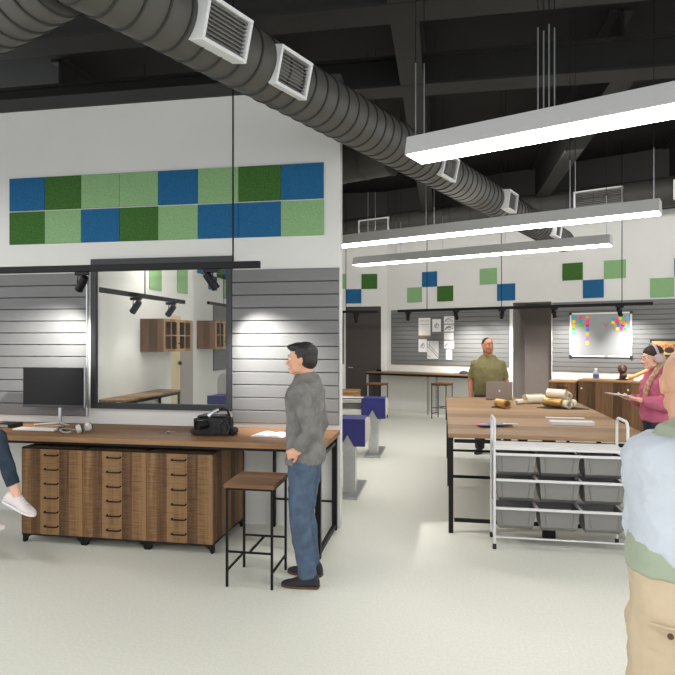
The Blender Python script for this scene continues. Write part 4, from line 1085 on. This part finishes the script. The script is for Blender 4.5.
p = on_table(535, 404); roll('ivory roll lying between the gold roll and the bundle', (p.x, p.y + .05, TH), .55, .3, .065, 'ivory')
roll('small ivory roll tucked at the left end of the lone ivory roll', (p.x - .21, p.y - .07, TH), .9, .16, .035, 'ivory')
p = on_table(563.5, 409)
mb = MB(); mb.prism([(-.3, -.02), (-.2, -.12), (.05, -.16), (.3, -.1), (.22, .04), (.05, .2), (-.16, .16)], 'z', .0005, .005); o = mb.build('dark_cloth', M['darkcloth']); o.location = (p.x, p.y + .1, TH); tag(o, 'dark cloth spread under the bundle of rolls', 'cloth')
zz = TH + .0055
roll('gold roll at the left base of the bundle', (p.x - .09, p.y + .12, zz), 2.3, .26, .06, 'gold')
roll('ivory roll at the front of the bundle, open end towards viewer', (p.x + .02, p.y + .06, zz), 2.0, .2, .055, 'ivory')
roll('ivory roll at the right end of the bundle', (p.x + .12, p.y + .12, zz), 1.2, .18, .055, 'ivory')
roll('ivory roll lying on top of the bundle', (p.x - .05, p.y + .12, zz + .112), 2.4, .25, .06, 'ivory', tilt=0.0)
roll('short ivory roll upper right on the bundle', (p.x + .08, p.y + .13, zz + .108), 1.5, .17, .048, 'ivory')
# colour fan
p = on_table(482, 426)
t = thing('colour_fan', 'fanned rainbow colour swatches on the table behind the trolley handle', 'colour swatches', (p.x, p.y, TH), 0)
for k, c in enumerate(('yellow', 'mustard', 'amber', 'crimson', 'magenta', 'rose', 'magenta', 'sky', 'azure')):
    a = -.5 + k * .11; R = Matrix.Translation((.29, .0, .0)) @ Matrix.Rotation(a, 4, 'Z')
    mb = MB(); mb.prism([(-.33, -.028), (0, -.012), (0, .012), (-.33, .028)], 'z', .001 + .003 * k, .0022 + .003 * k); mb.xf(R); sw = mb.build('swatch', M['n_' + c], t)
mb = MB(); mb.b2(.2, .34, -.03, .0, .028, .032); mb.build('cover', M['white'], t)
p = on_table(571.5, 425)
t = thing('white_case', 'long flat white case lying near the front of the table', 'case', (p.x, p.y, TH), 0)
mb = MB(); mb.b2(-.21, .21, -.055, .055, .001, .035); mb.build('body', M['lightgrey'], t, bevel=.006)
mb = MB(); mb.b2(-.208, .208, -.053, .053, .0355, .04); mb.build('lid', M['white'], t, bevel=.002)
p = on_table(565, 418)
mb = MB(); mb.b2(-.2, .2, -.03, .05, .0005, .0025); o = mb.build('paper_sheet', M['paper']); o.location = (p.x, p.y, TH); tag(o, 'thin white paper strip just behind the flat white case', 'paper')
# ------------------------------------------------------------------ people
def rotm(yaw=0, pitch=0, roll=0):
    return Matrix.Rotation(yaw, 4, 'Z') @ Matrix.Rotation(pitch, 4, 'X') @ Matrix.Rotation(roll, 4, 'Y')
def torso(mb, rings, inflate=0.0, n=28, p=2.3):
    out = []
    for (x, y, z, rx, ry) in rings:
        ring = []
        for k in range(n):
            a = 2 * PI * k / n; c, s = math.cos(a), math.sin(a)
            ring.append(V((x + (rx + inflate) * math.copysign(abs(c) ** (2 / p), c), y + (ry + inflate) * math.copysign(abs(s) ** (2 / p), s), z)))
        out.append(ring)
    return mb.rings(out)
def hand(mb, w, f, n, side, curl=.35, k=1.0, spread=.06):
    """w wrist, f towards the fingers, n out of the palm, side = +1/-1 picks where the thumb is"""
    w = V(w); f = V(f).normalized(); n = V(n); n = (n - f * n.dot(f)).normalized()
    t = f.cross(n) * side
    R = Matrix((t, f, n)).transposed().to_4x4()
    mb.ell((0, 0, 0), (.042 * k, .052 * k, .017 * k), Matrix.Translation(w + f * .05 * k) @ R, nu=14, nv=8)
    mb.limb([w - f * .02 * k, w + f * .03 * k], [.026 * k, .024 * k], n=10)
    for o, L in ((.030, .072), (.010, .082), (-.011, .076), (-.030, .060)):
        p = w + f * .086 * k + t * o * k; d = (f + t * o * spread * 30 * .1).normalized(); pts = [w + f * .06 * k + t * o * .8 * k, p]; rs = [.0105 * k, .0098 * k]
        a = 0
        for q, (fr, rr) in enumerate(((.45, .0092), (.31, .0086), (.24, .0076))):
            a += curl * (.8 if q == 0 else 1.1)
            dd = (d * math.cos(a) + n * math.sin(a)); p = p + dd * L * fr * k; pts.append(p); rs.append(rr * k)
        mb.limb(pts, rs, n=8)
    p = w + f * .02 * k + t * .022 * k
    d1_ = (f * .62 + t * .62 + n * .35).normalized(); d2_ = (f * .85 + t * .25 + n * .45).normalized()
    mb.limb([p, p + d1_ * .045 * k, p + d1_ * .045 * k + d2_ * .034 * k, p + d1_ * .045 * k + d2_ * .06 * k], [.014 * k, .0115 * k, .0105 * k, .008 * k], n=8)
def head_geo(mb, Hm, k=1.0, fem=False, ear=True, heavy=0.0):
    E = lambda c, r: mb.ell((0, 0, 0), tuple(q * k for q in r), Hm @ Matrix.Translation(V(c) * k))
    E((0, -.012, .022), (.077, .098, .09))
    E((0, .02, -.04), (.064 + heavy, .066, .074))
    E((0, .046, -.09), (.036 + heavy, .036, .028))
    for s in (-1, 1):
        E((s * .045, .008, -.068), (.024 + heavy, .045, .034))
        E((s * .036, .058, -.028), (.025, .026, .024))
        E((s * .028, .079, .022), (.026, .012, .009))
        if ear:
            E((s * .076, -.012, -.012), (.009, .019, .032)); E((s * .079, -.018, .0), (.008, .014, .018))
    T = lambda pts, rs: mb.limb([Hm @ (V(p) * k) for p in pts], [q * k for q in rs], n=10)
    T([(0, .086, .012), (0, .099, -.014), (0, .109, -.036)], [.009, .0095, .012])
    for s in (-1, 1): E((s * .012, .099, -.041), (.01, .012, .009))
    E((0, .083, -.066), (.024, .013, .008)); E((0, .082, -.077), (.02, .0125, .008))
    E((0, .078, -.098), (.016, .014, .012))
def face_bits(par, Hm, k, lip, brow):
    for s in (-1, 1):
        mb = MB(); mb.ell((0, 0, 0), .0115 * k, Hm @ Matrix.Translation(V((s * .031, .0725, .001)) * k), nu=14, nv=10); e = mb.build('eye', M['eyew'], par, smooth=True)
        mb = MB(); mb.ell((0, 0, 0), (.0066 * k, .002 * k, .0066 * k), Hm @ Matrix.Translation(V((s * .031, .0836, .001)) * k), nu=12, nv=6); mb.build('iris', M['iris'], e, smooth=True)
        mb = MB(); mb.tube([Hm @ (V(p) * k) for p in ((s * .014, .092, .024), (s * .03, .0905, .029), (s * .047, .079, .024))], [.0035 * k, .0045 * k, .0025 * k], n=6); mb.build('eyebrow', M[brow], par, smooth=True)
    mb = MB(); mb.ell((0, 0, 0), (.019 * k, .006 * k, .0055 * k), Hm @ Matrix.Translation(V((0, .0925, -.0665)) * k)); mb.ell((0, 0, 0), (.016 * k, .006 * k, .006 * k), Hm @ Matrix.Translation(V((0, .091, -.0765)) * k)); mb.build('lips', M[lip], par, smooth=True)
def shoe_geo(mb, sole_mb, Mx, k=1.0, top=.105, bulk=1.0):
    prof = [(-.085, .022, .05), (-.075, .033, .085), (-.05, .038, top), (-.01, .039, top), (.03, .042, top * .94), (.07, .045, .074), (.115, .047, .052), (.155, .041, .043), (.182, .026, .034), (.192, .012, .026)]
    rr, sr = [], []
    for y, w, h in prof:
        ring = []
        for q in range(18):
            a = 2 * PI * q / 18; c, s = math.cos(a), math.sin(a)
            x = w * bulk * math.copysign(abs(c) ** .75, c); z = .012 + (h - .012) * (.5 + .5 * math.copysign(abs(s) ** (.8 if s > 0 else .35), s))
            ring.append(Mx @ (V((x * (1 - .25 * max(0, s)), y, z)) * k))
        rr.append(ring)
    mb.rings(rr)
    out = [(w * bulk * 1.04, y) for y, w, h in prof] + [(-w * bulk * 1.04, y) for y, w, h in reversed(prof)]
    sole_mb.rings([[Mx @ (V((x, y, z)) * k) for x, y in out] for z in (0, .016)])
def person(label, loc, rz, P):
    """P: joints in the person's own frame (front = +y)"""
    g = P.get
    body = MB(); k = g('hk', 1.0)
    torso(body, P['torso'], -.012)
    Hm = Matrix.Translation(V(P['head'])) @ rotm(*P.get('look', (0, 0, 0)))
    head_geo(body, Hm, k, heavy=g('heavy', 0.0))
    nk = P['neck']; hb = Hm @ V((0, -.022, -.07)); body.limb([V(nk), (V(nk) + hb) / 2, hb], [g('nr', .058) * 1.12, g('nr', .058), g('nr', .058)])
    ar = g('ar', (.05, .04, .028))
    for sd in ('L', 'R'):
        a = P['arm' + sd]; sh, el, wr = (V(q) for q in a[:3])
        body.limb([sh, (sh + el) / 2, el, el * .6 + wr * .4, wr], [ar[0], ar[0] * .92, ar[1], ar[1] * 1.02, ar[2]])
        hand(body, wr, a[3], a[4], a[5], a[6], k * g('handk', 1.0))
        l = P['leg' + sd]; hp, kn, an = (V(q) for q in l[:3]); lr = g('lr', (.08, .052, .036))
        body.limb([hp, hp * .5 + kn * .5, kn, kn * .65 + an * .35, an], [lr[0], lr[0] * .85, lr[1], lr[1] * .98, lr[2]])
        fm = Matrix.Translation(an) @ l[3]
        body.limb([fm @ V((0, 0, 0)), fm @ V((0, .035, -.045)), fm @ V((0, .12, -.064))], [lr[2], .028, .015])
    o = remesh(body, 'person', M[P['skin']], None, g('vox', .006), 3)
    o.location = loc; o.rotation_euler = (0, 0, rz); tag(o, label, 'person')
    # trousers
    mb = MB(); tr = [r for r in P['torso'] if r[2] <= g('waist', 1.0)]
    torso(mb, tr, .006)
    tl = g('tr', (.098, .072, .064))
    for sd in ('L', 'R'):
        l = P['leg' + sd]; hp, kn, an = (V(q) for q in l[:3]); cut = l[4] if len(l) > 4 else 1.04
        e = kn + (an - kn) * cut
        mb.limb([hp, hp * .5 + kn * .5, kn], [tl[0], tl[0] * .88, tl[1]]); mb.tube([kn, (kn + e) / 2, e], [tl[1], (tl[1] + tl[2]) / 2 + .003, tl[2]], n=16)
    trou = remesh(mb, 'trousers', M[P['low']], o, .009, 5, [(.06, .014), (.16, .02)])
    # shirt
    mb = MB()
    up = P.get('shirt') or [r for r in P['torso'] if r[2] >= g('hem', .88)]
    torso(mb, up, g('shirtfat', .014))
    sl = g('sleeve', .95); sr = g('sr', (.066, .056, .044))
    for sd in ('L', 'R'):
        a = P['arm' + sd]; sh, el, wr = (V(q) for q in a[:3])
        if sl >= .5:
            e = el + (wr - el) * ((sl - .5) * 2)
            mb.limb([sh, (sh + el) / 2, el], [sr[0], sr[0] * .95, sr[1]]); mb.tube([el, (el + e) / 2, e], [sr[1], sr[1] * .95, sr[2]], n=16)
        else:
            e = sh + (el - sh) * sl * 2; mb.ell(sh, sr[0]); mb.tube([sh, (sh + e) / 2, e], [sr[0], sr[0] * 1.0, sr[0] * .95], n=16)
    if g('collar'):
        c0 = V(nk); mb.tube([c0 + V((0, -.004, -.05)), c0 + V((0, .002, .012)), c0 + V((0, .006, .045))], [.1, .076, .07], n=20)
    shirt = remesh(mb, g('upname', 'shirt'), M[P['up']], o, .009, 5, g('fold', [(.05, .014), (.14, .02)]))
    for sd in ('L', 'R'):
        l = P['leg' + sd]; fm = Matrix.Translation(V(l[2])) @ l[3] @ Matrix.Translation((0, 0, -.088))
        mb, so = MB(), MB(); shoe_geo(mb, so, fm, g('footk', 1.0), g('shoetop', .105))
        s_ = remesh(mb, 'shoe', M[P['shoe']], o, .006, 3); so.build('sole', M[P['solem']], s_, bevel=.003)
        if g('laces'):
            mb = MB()
            for q in range(4): y = .03 + q * .022; z = .098 - q * .011; mb.tube([fm @ V((-.022, y, z - .006)), fm @ V((0, y + .004, z + .004)), fm @ V((.022, y, z - .006))], .004, n=6)
            mb.build('laces', M['paper'], s_, smooth=True)
    face_bits(o, Hm, k, P['lip'], P['brow'])
    return o, Hm, k, trou, shirt
I4 = Matrix.Identity(4)
def scaled(d, s):
    return d
def hair_cap(par, Hm, k, name, m, ells, vox=.005, disp=None):
    mb = MB()
    for c, r in ells: mb.ell((0, 0, 0), tuple(q * k for q in r), Hm @ Matrix.Translation(V(c) * k))
    return remesh(mb, name, M[m], par, vox, 3, disp)
MAN = [(0, .0, .84, .12, .09), (0, 0, .9, .165, .11), (0, 0, .98, .165, .112), (0, .005, 1.07, .15, .105), (0, .01, 1.18, .155, .108), (0, .005, 1.3, .172, .118), (0, -.005, 1.39, .182, .11), (0, -.015, 1.45, .15, .085), (0, -.02, 1.49, .085, .065)]
# --- man in the grey jacket, seen from his left side
pm_ = at_h(305.5, 581)
PA = dict(torso=MAN, head=(0, .03, 1.612), neck=(0, -.012, 1.47), look=(-.05, .0, 0), skin='skin', low='denim', up='jacket', shoe='suede', solem='sole', lip='lip', brow='brow', hem=.88, waist=1.0, collar=True, upname='jacket', handk=.88,
          shirt=[(0, .0, .865, .172, .125), (0, .0, .9, .172, .126), (0, .0, .98, .166, .12), (0, .003, 1.07, .16, .114), (0, .005, 1.18, .162, .114), (0, .005, 1.3, .178, .126), (0, -.005, 1.39, .188, .12), (0, -.012, 1.45, .15, .092), (0, -.012, 1.5, .075, .07)],
          armL=((-.195, -.01, 1.40), (-.25, -.09, 1.13), (-.235, -.0, .985), (.25, .8, -.35), (1, -.2, -.1), 1, .8),
          armR=((.195, -.01, 1.40), (.24, -.07, 1.12), (.225, .0, .985), (-.25, .8, -.35), (-1, -.2, -.1), -1, .8),
          legL=((-.085, 0, .88), (-.1, .02, .48), (-.105, -.04, .088), I4), legR=((.085, 0, .88), (.1, .03, .48), (.115, -.02, .088), rotm(-.15)), tr=(.108, .076, .062), sr=(.066, .056, .046), shoetop=.125)
oA, Hm, k, _, sh_ = person('person in a grey jacket and blue jeans standing sideways at the desk end', (pm_.x, pm_.y, 0), PI / 2, PA)
hair_cap(oA, Hm, k, 'hair', 'hairblack', [((0, -.03, .045), (.086, .094, .082)), ((0, .015, .082), (.072, .082, .04)), ((0, -.055, .0), (.08, .066, .08)), ((0, .07, .086), (.05, .035, .022)), ((-.066, -.02, .03), (.02, .04, .045)), ((.066, -.02, .03), (.02, .04, .045))], .005, [(.02, .006)])
mb = MB()
for s in (-1, 1): mb.box((s * .09, -.104, .8), (.1, .012, .12))
for s in (-1, 1): mb.box((s * .09, -.11, .8), (.1, .006, .004))
# --- man in olive behind the table
BIG = [(0, .0, .84, .14, .11), (0, 0, .9, .19, .13), (0, .01, .98, .2, .15), (0, .03, 1.08, .2, .165), (0, .03, 1.2, .2, .16), (0, .015, 1.32, .205, .145), (0, -.005, 1.40, .192, .125), (0, -.015, 1.46, .135, .095), (0, -.02, 1.52, .085, .07)]
zz_ = 9.2; p = camw((488 - CX) / F * zz_, zz_)
PC = dict(torso=BIG, head=(0, .03, 1.668), neck=(0, -.01, 1.51), hk=1.04, look=(.5, .04, 0), skin='skind', low='charcoal', up='olive', shoe='suede', solem='rubber', lip='lip', brow='brow', hem=.9, waist=1.0, heavy=.008, nr=.068, ar=(.058, .048, .033), sleeve=.42, sr=(.07, .064, .05), upname='t_shirt',
          armL=((-.195, -.01, 1.37), (-.265, -.03, 1.11), (-.25, .06, .86), (.05, .2, -.95), (.95, .0, .1), 1, .3),
          armR=((.195, -.01, 1.37), (.26, -.03, 1.11), (.25, .06, .86), (-.05, .2, -.95), (-.95, .0, .1), -1, .3),
          legL=((-.1, 0, .88), (-.115, .02, .48), (-.12, -.02, .088), rotm(.2)), legR=((.1, 0, .88), (.115, .02, .48), (.13, -.02, .088), rotm(-.2)), tr=(.115, .085, .072))
oC, Hm, k, _, _ = person('person in an olive t-shirt standing behind the laptop at the far table end', (p.x, p.y, 0), PI - .12, PC)
hair_cap(oC, Hm, k, 'hair', 'hairdark', [((0, -.022, .036), (.0795, .093, .0815)), ((0, -.05, .0), (.075, .064, .06))], .005)
# --- woman in pink with headphones
zz_ = 6.05; p = camw((657 - CX) / F * zz_, zz_)
WOM = [(0, .0, .84, .13, .1), (0, 0, .9, .165, .115), (0, 0, .97, .16, .112), (0, .005, 1.06, .135, .098), (0, .01, 1.16, .14, .105), (0, .01, 1.25, .15, .118), (0, -.005, 1.33, .155, .1), (0, -.015, 1.39, .125, .078), (0, -.02, 1.43, .07, .058)]
PD = dict(torso=WOM, head=(0, .05, 1.575), neck=(0, -.01, 1.42), look=(.05, -.16, 0), skin='skinf', low='denimdark', up='pink', shoe='sneaker', solem='white', lip='lipf', brow='hairblond', hem=.94, waist=1.0, nr=.047, hk=.98, ar=(.042, .035, .025), sleeve=.96, sr=(.072, .07, .045), upname='hoodie', collar=True, lr=(.08, .05, .034), tr=(.095, .065, .05),
          shirt=[(0, .0, .93, .165, .12), (0, 0, .98, .175, .13), (0, .0, 1.07, .17, .125), (0, .005, 1.16, .165, .125), (0, .005, 1.25, .168, .13), (0, -.005, 1.33, .17, .115), (0, -.02, 1.39, .135, .09), (0, -.02, 1.44, .08, .07)],
          armL=((-.17, -.01, 1.35), (-.23, -.01, 1.1), (-.13, .22, 1.155), (.3, .95, .12), (.3, -.1, 1), 1, .35),
          armR=((.17, -.01, 1.35), (.22, .0, 1.1), (.12, .22, 1.15), (-.3, .95, .12), (-.3, -.1, 1), -1, .35),
          legL=((-.085, 0, .88), (-.09, .02, .48), (-.095, -.02, .088), I4), legR=((.085, 0, .88), (.09, .02, .48), (.1, -.02, .088), I4), footk=.92, fold=[(.05, .02), (.12, .03)])
oD, Hm, k, _, hood = person('person in a pink hoodie with headphones reading a tablet at the right of the table', (p.x, p.y, 0), PI / 2 + .1, PD)
hair_cap(oD, Hm, k, 'hair', 'hairblond', [((0, -.028, .034), (.086, .094, .086)), ((0, -.06, -.03), (.076, .062, .085)), ((0, .01, .07), (.066, .05, .03)), ((-.06, -.02, -.02), (.026, .045, .05)), ((.06, -.02, -.02), (.026, .045, .05)), ((0, -.09, -.02), (.05, .04, .05))], .005, [(.03, .01)])
mb = MB()
for s in (-1,):
    pts = [Hm @ V((s * .07, -.03, -.08)), V((s * .1, .06, 1.42)), V((s * .105, .125, 1.33)), V((s * .1, .15, 1.24)), V((s * .095, .155, 1.14))]
    q = []
    for i in range(len(pts) - 1):
        for j in range(4): q.append(pts[i].lerp(pts[i + 1], j / 4))
    q.append(pts[-1])
    for i, c in enumerate(q): mb.ell(c + V((.006 * (-1) ** i, 0, 0)), (.03 - .0007 * i, .026, .024))
remesh(mb, 'braid', M['hairblond'], oD, .006, 2, [(.02, .006)])
mb = MB(); mb.tube([Hm @ V((.1 * math.sin(a), -.02, .01 + .122 * math.cos(a))) for a in [-1.45 + 2.9 * q / 18 for q in range(19)]], .012, n=10); hp_ = mb.build('headphones', M['mauve'], oD, smooth=True)
for s in (-1, 1):
    mb = MB(); mb.lathe([(.001, -.02), (.036, -.02), (.042, -.012), (.042, .012), (.034, .022), (.001, .024)]); mb.xf(Hm @ Matrix.Translation((s * .096, -.015, -.012)) @ Matrix.Rotation(s * PI / 2, 4, 'Y')); mb.build('ear_cup', M['mauve'], hp_, smooth=True)
mb = MB(); mb.tube([V((.1 * math.sin(a), -.09 - .04 * math.cos(a), 1.4 - .02 * math.cos(a))) for a in [-1.8 + 3.6 * q / 14 for q in range(15)]], [.03 + .018 * math.sin(PI * q / 14) for q in range(15)], n=12); remesh(mb, 'hood', M['pink'], oD, .008, 4, [(.05, .012)])
dxy = Matrix.Rotation(PI / 2 + .1, 4, 'Z'); q = dxy @ V((0, .37, 1.175)); tabp = V((p.x, p.y, 0)) + q
t = thing('tablet', 'grey tablet held up by the person in the pink hoodie', 'tablet', tabp, PI / 2 + .1)
Rt = Matrix.Rotation(.12, 4, 'X')
mb = MB(); mb.b2(-.13, .13, -.105, .105, .01, .02); mb.xf(Rt); mb.build('case', M['greyplastic'], t, bevel=.004)
mb = MB(); mb.b2(-.118, .118, -.093, .093, .0202, .0212); mb.xf(Rt); mb.build('screen', M['paper2'], t)
mb = MB(); mb.ell((0, -.022, .046), (.087, .1, .076), Hm); remesh(mb, 'hair_crown', M['hairdark'], oD, .006, 3)
pb_ = V((p.x, p.y, 0)) + dxy @ V((0.03, -.22, 1.1))
t = thing('backpack', 'small red backpack on the back of the person in the pink hoodie', 'bag', pb_, PI / 2 + .1)
mb = MB(); mb.ell((0, 0, 0), (.13, .075, .15)); mb.ell((0, -.03, -.05), (.11, .06, .08)); remesh(mb, 'bag_body', M['red'], t, .01, 4, [(.08, .015)])
mb = MB(); mb.tube([(-.02, .0, .14), (-.015, 0, .175), (.015, 0, .175), (.02, 0, .14)], .006, n=8); mb.build('carry_loop', M['red'], t, smooth=True)
# --- bald man in the foreground, from behind
zz_ = 1.86; p = camw((695 - CX) / F * zz_, zz_)
FG = [(0, .0, .82, .12, .11), (0, -.01, .88, .172, .135), (0, -.005, .96, .182, .14), (0, .02, 1.05, .195, .15), (0, .03, 1.16, .19, .15), (0, .015, 1.28, .195, .14), (0, -.01, 1.37, .205, .125), (0, -.02, 1.43, .165, .095), (0, -.02, 1.48, .09, .07)]
PE = dict(torso=FG, head=(-.008, .05, 1.615), neck=(0, .0, 1.46), look=(-.1, -.05, 0), skin='skinb', low='chino', up='sage', shoe='suede', solem='sole', lip='lip', brow='brow', hem=.96, waist=1.06, nr=.066, heavy=.006, upname='polo_shirt', collar=True, sleeve=.3, sr=(.05, .045, .04), vox=.006,
          shirt=[(0, .01, 1.03, .184, .15), (0, .012, 1.06, .18, .147), (0, .02, 1.1, .18, .14), (0, .03, 1.16, .165, .13), (0, .015, 1.28, .165, .115), (0, -.01, 1.37, .165, .1), (0, -.02, 1.44, .13, .085), (0, -.01, 1.49, .085, .075)],
          armL=((-.122, .0, 1.365), (-.125, .1, 1.12), (-.04, .3, 1.12), (.8, .6, 0), (.2, -.6, -.6), 1, .4),
          armR=((.122, .0, 1.365), (.125, .1, 1.12), (.04, .3, 1.14), (-.8, .6, 0), (-.2, -.6, -.6), -1, .4),
          legL=((-.085, 0, .87), (-.1, .02, .47), (-.12, -.03, .088), rotm(.12)), legR=((.085, 0, .87), (.1, .02, .47), (.12, -.03, .088), rotm(-.12)), tr=(.112, .09, .075))
oE, Hm, k, trE, shE = person('bald person in beige chinos and pale overshirt standing with back turned, cut by the frame', (p.x, p.y, 0), -.22, PE)
mb = MB()
n = 40; rr = []
over = [(0.018, .005, 1.065, .17, .168), (0.014, .008, 1.1, .178, .174), (.005, .018, 1.2, .19, .172), (0, .01, 1.3, .2, .164), (0, -.008, 1.375, .2, .152), (0, -.018, 1.42, .19, .13), (0, -.02, 1.455, .15, .108)]
for i, (x, y, z, rx, ry) in enumerate(over):
    ring = []
    for q in range(n):
        a = 2 * PI * q / n; c, s = math.cos(a), math.sin(a)
        dz = 0
        if i < 2: dz = .028 * math.sin(a * 3 + 1.2) + .012 * math.sin(a * 7) - .05 * max(0, -s) * max(0, c + .6)
        ring.append(V((x + rx * math.copysign(abs(c) ** .87, c), y + ry * math.copysign(abs(s) ** .87, s), z + dz)))
    rr.append(ring)
mb.rings(rr)
for sd in ('L', 'R'):
    a = PE['arm' + sd]; s_, e_, w_ = (V(q) for q in a[:3]); mb.limb([s_, (s_ + e_) / 2, e_], [.082, .074, .066]); mb.tube([e_, e_.lerp(w_, .75)], [.066, .056], n=16)
remesh(mb, 'overshirt', M['paleblue'], oE, .009, 5, [(.05, .022), (.18, .04)])
# back pockets and belt loops of the chinos
for s in (-1, 1):
    mb = MB(); mb.tube([(s * .04, -.152, .905), (s * .085, -.15, .9), (s * .135, -.128, .898)], .004, n=6); pk = mb.build('pocket_welt', M['chino'], trE, smooth=True)
    mb = MB(); mb.lathe([(.001, 0), (.009, 0), (.009, .004), (.001, .005)], n=14); mb.xf(Matrix.Translation((s * .085, -.155, .88)) @ Matrix.Rotation(PI / 2, 4, 'X')); mb.build('button', M['sole'], pk)
# --- seated woman at the left edge: only shin and sneaker enter the frame
ax, ay = SW
ank = camw((17 - CX) / F * 4.6, 4.6, .55)
wl = lambda w: V((-(w[1] - ay), (w[0] - ax), w[2])) if False else V(((ay - w[1]), (w[0] - ax), w[2]))
# the figure faces +x: rz = -90 deg, so local (x, y) = (ay - wy, wx - ax)
SIT = [(x, y - .02, z - .10 + .0, rx, ry) for (x, y, z, rx, ry) in WOM]
la = wl(ank); kn = wl((ank.x - .17, ank.y - .0, 1.0))
PF = dict(torso=SIT, head=(0, .0, 1.48), neck=(0, -.03, 1.32), look=(0, -.1, 0), skin='skinf', low='denimdark', up='sage', shoe='sneaker', solem='white', lip='lipf', brow='brow', hem=.8, waist=.9, nr=.047, hk=.98, ar=(.042, .035, .025), lr=(.075, .05, .034), tr=(.085, .062, .047), laces=True, footk=1.04, shoetop=.1, upname='blouse',
          armL=((-.17, -.02, 1.25), (-.24, .05, 1.0), (-.12, .26, .95), (.2, .95, -.2), (0, -.2, -1), -1, .3),
          armR=((.17, -.02, 1.25), (.24, .08, 1.02), (kn.x + .05, kn.y - .1, 1.05), (-.1, .95, -.35), (0, -.3, -1), 1, .35),
          legL=((-.085, .02, .81), (-.12, .42, .79), (-.13, .36, .36), I4), legR=((.085, .02, .83), tuple(kn), tuple(la), rotm(0, -.38), .82))
oF, Hm, k, _, _ = person('person in dark jeans and white sneakers seated with only one lower leg in view', (ax, ay, 0), -PI / 2, PF)
hair_cap(oF, Hm, k, 'hair', 'hairblond', [((0, -.028, .034), (.086, .094, .086)), ((0, -.06, -.03), (.076, .062, .085)), ((0, -.08, -.12), (.06, .04, .1))], .006, [(.03, .01)])
# ------------------------------------------------------------------ light and camera
w = bpy.data.worlds.new('World'); bpy.context.scene.world = w; w.use_nodes = True
bg = w.node_tree.nodes['Background']; bg.inputs[0].default_value = (0.93, 0.96, 1.0, 1); bg.inputs[1].default_value = 1.7
cam = bpy.data.cameras.new('camera'); co = bpy.data.objects.new('camera', cam); C.objects.link(co)
cam.sensor_width = 36; cam.sensor_fit = 'HORIZONTAL'; cam.lens = F / 675 * 36
cam.shift_y = (HY - 337.5) / 675
cam.clip_start = 0.05
co.location = CAM; co.rotation_euler = (PI / 2, 0, YAW)
sc = bpy.context.scene; sc.camera = co
sc.view_settings.view_transform = 'Standard'; sc.view_settings.look = 'None'; sc.view_settings.gamma = 1; sc.view_settings.use_curve_mapping = False
sc.view_settings.exposure = 0.0

def area(loc, aim, sx, sy, e):
    L = bpy.data.lights.new('ceiling_wash', 'AREA'); L.shape = 'RECTANGLE'; L.size = sx; L.size_y = sy; L.energy = e; L.color = (1, .98, .95)
    o = bpy.data.objects.new('ceiling_wash', L); C.objects.link(o); o.location = loc
    d = (V(aim) - V(loc)).normalized(); o.rotation_euler = d.to_track_quat('-Z', 'Y').to_euler()
    return o
for u in (-6.0, -1.5, 3.0):
    area(uv(u, 9.6, 4.6), uv(u, 13.2, 1.9), 3.5, .5, 62)  # added fill without any fixture, brightens the far angled wall
area((-3.4, 10.6, 4.6), (-4.6, 9.5, 1.2), 3, .6, 45)  # added fill without a fixture, for the room behind the window
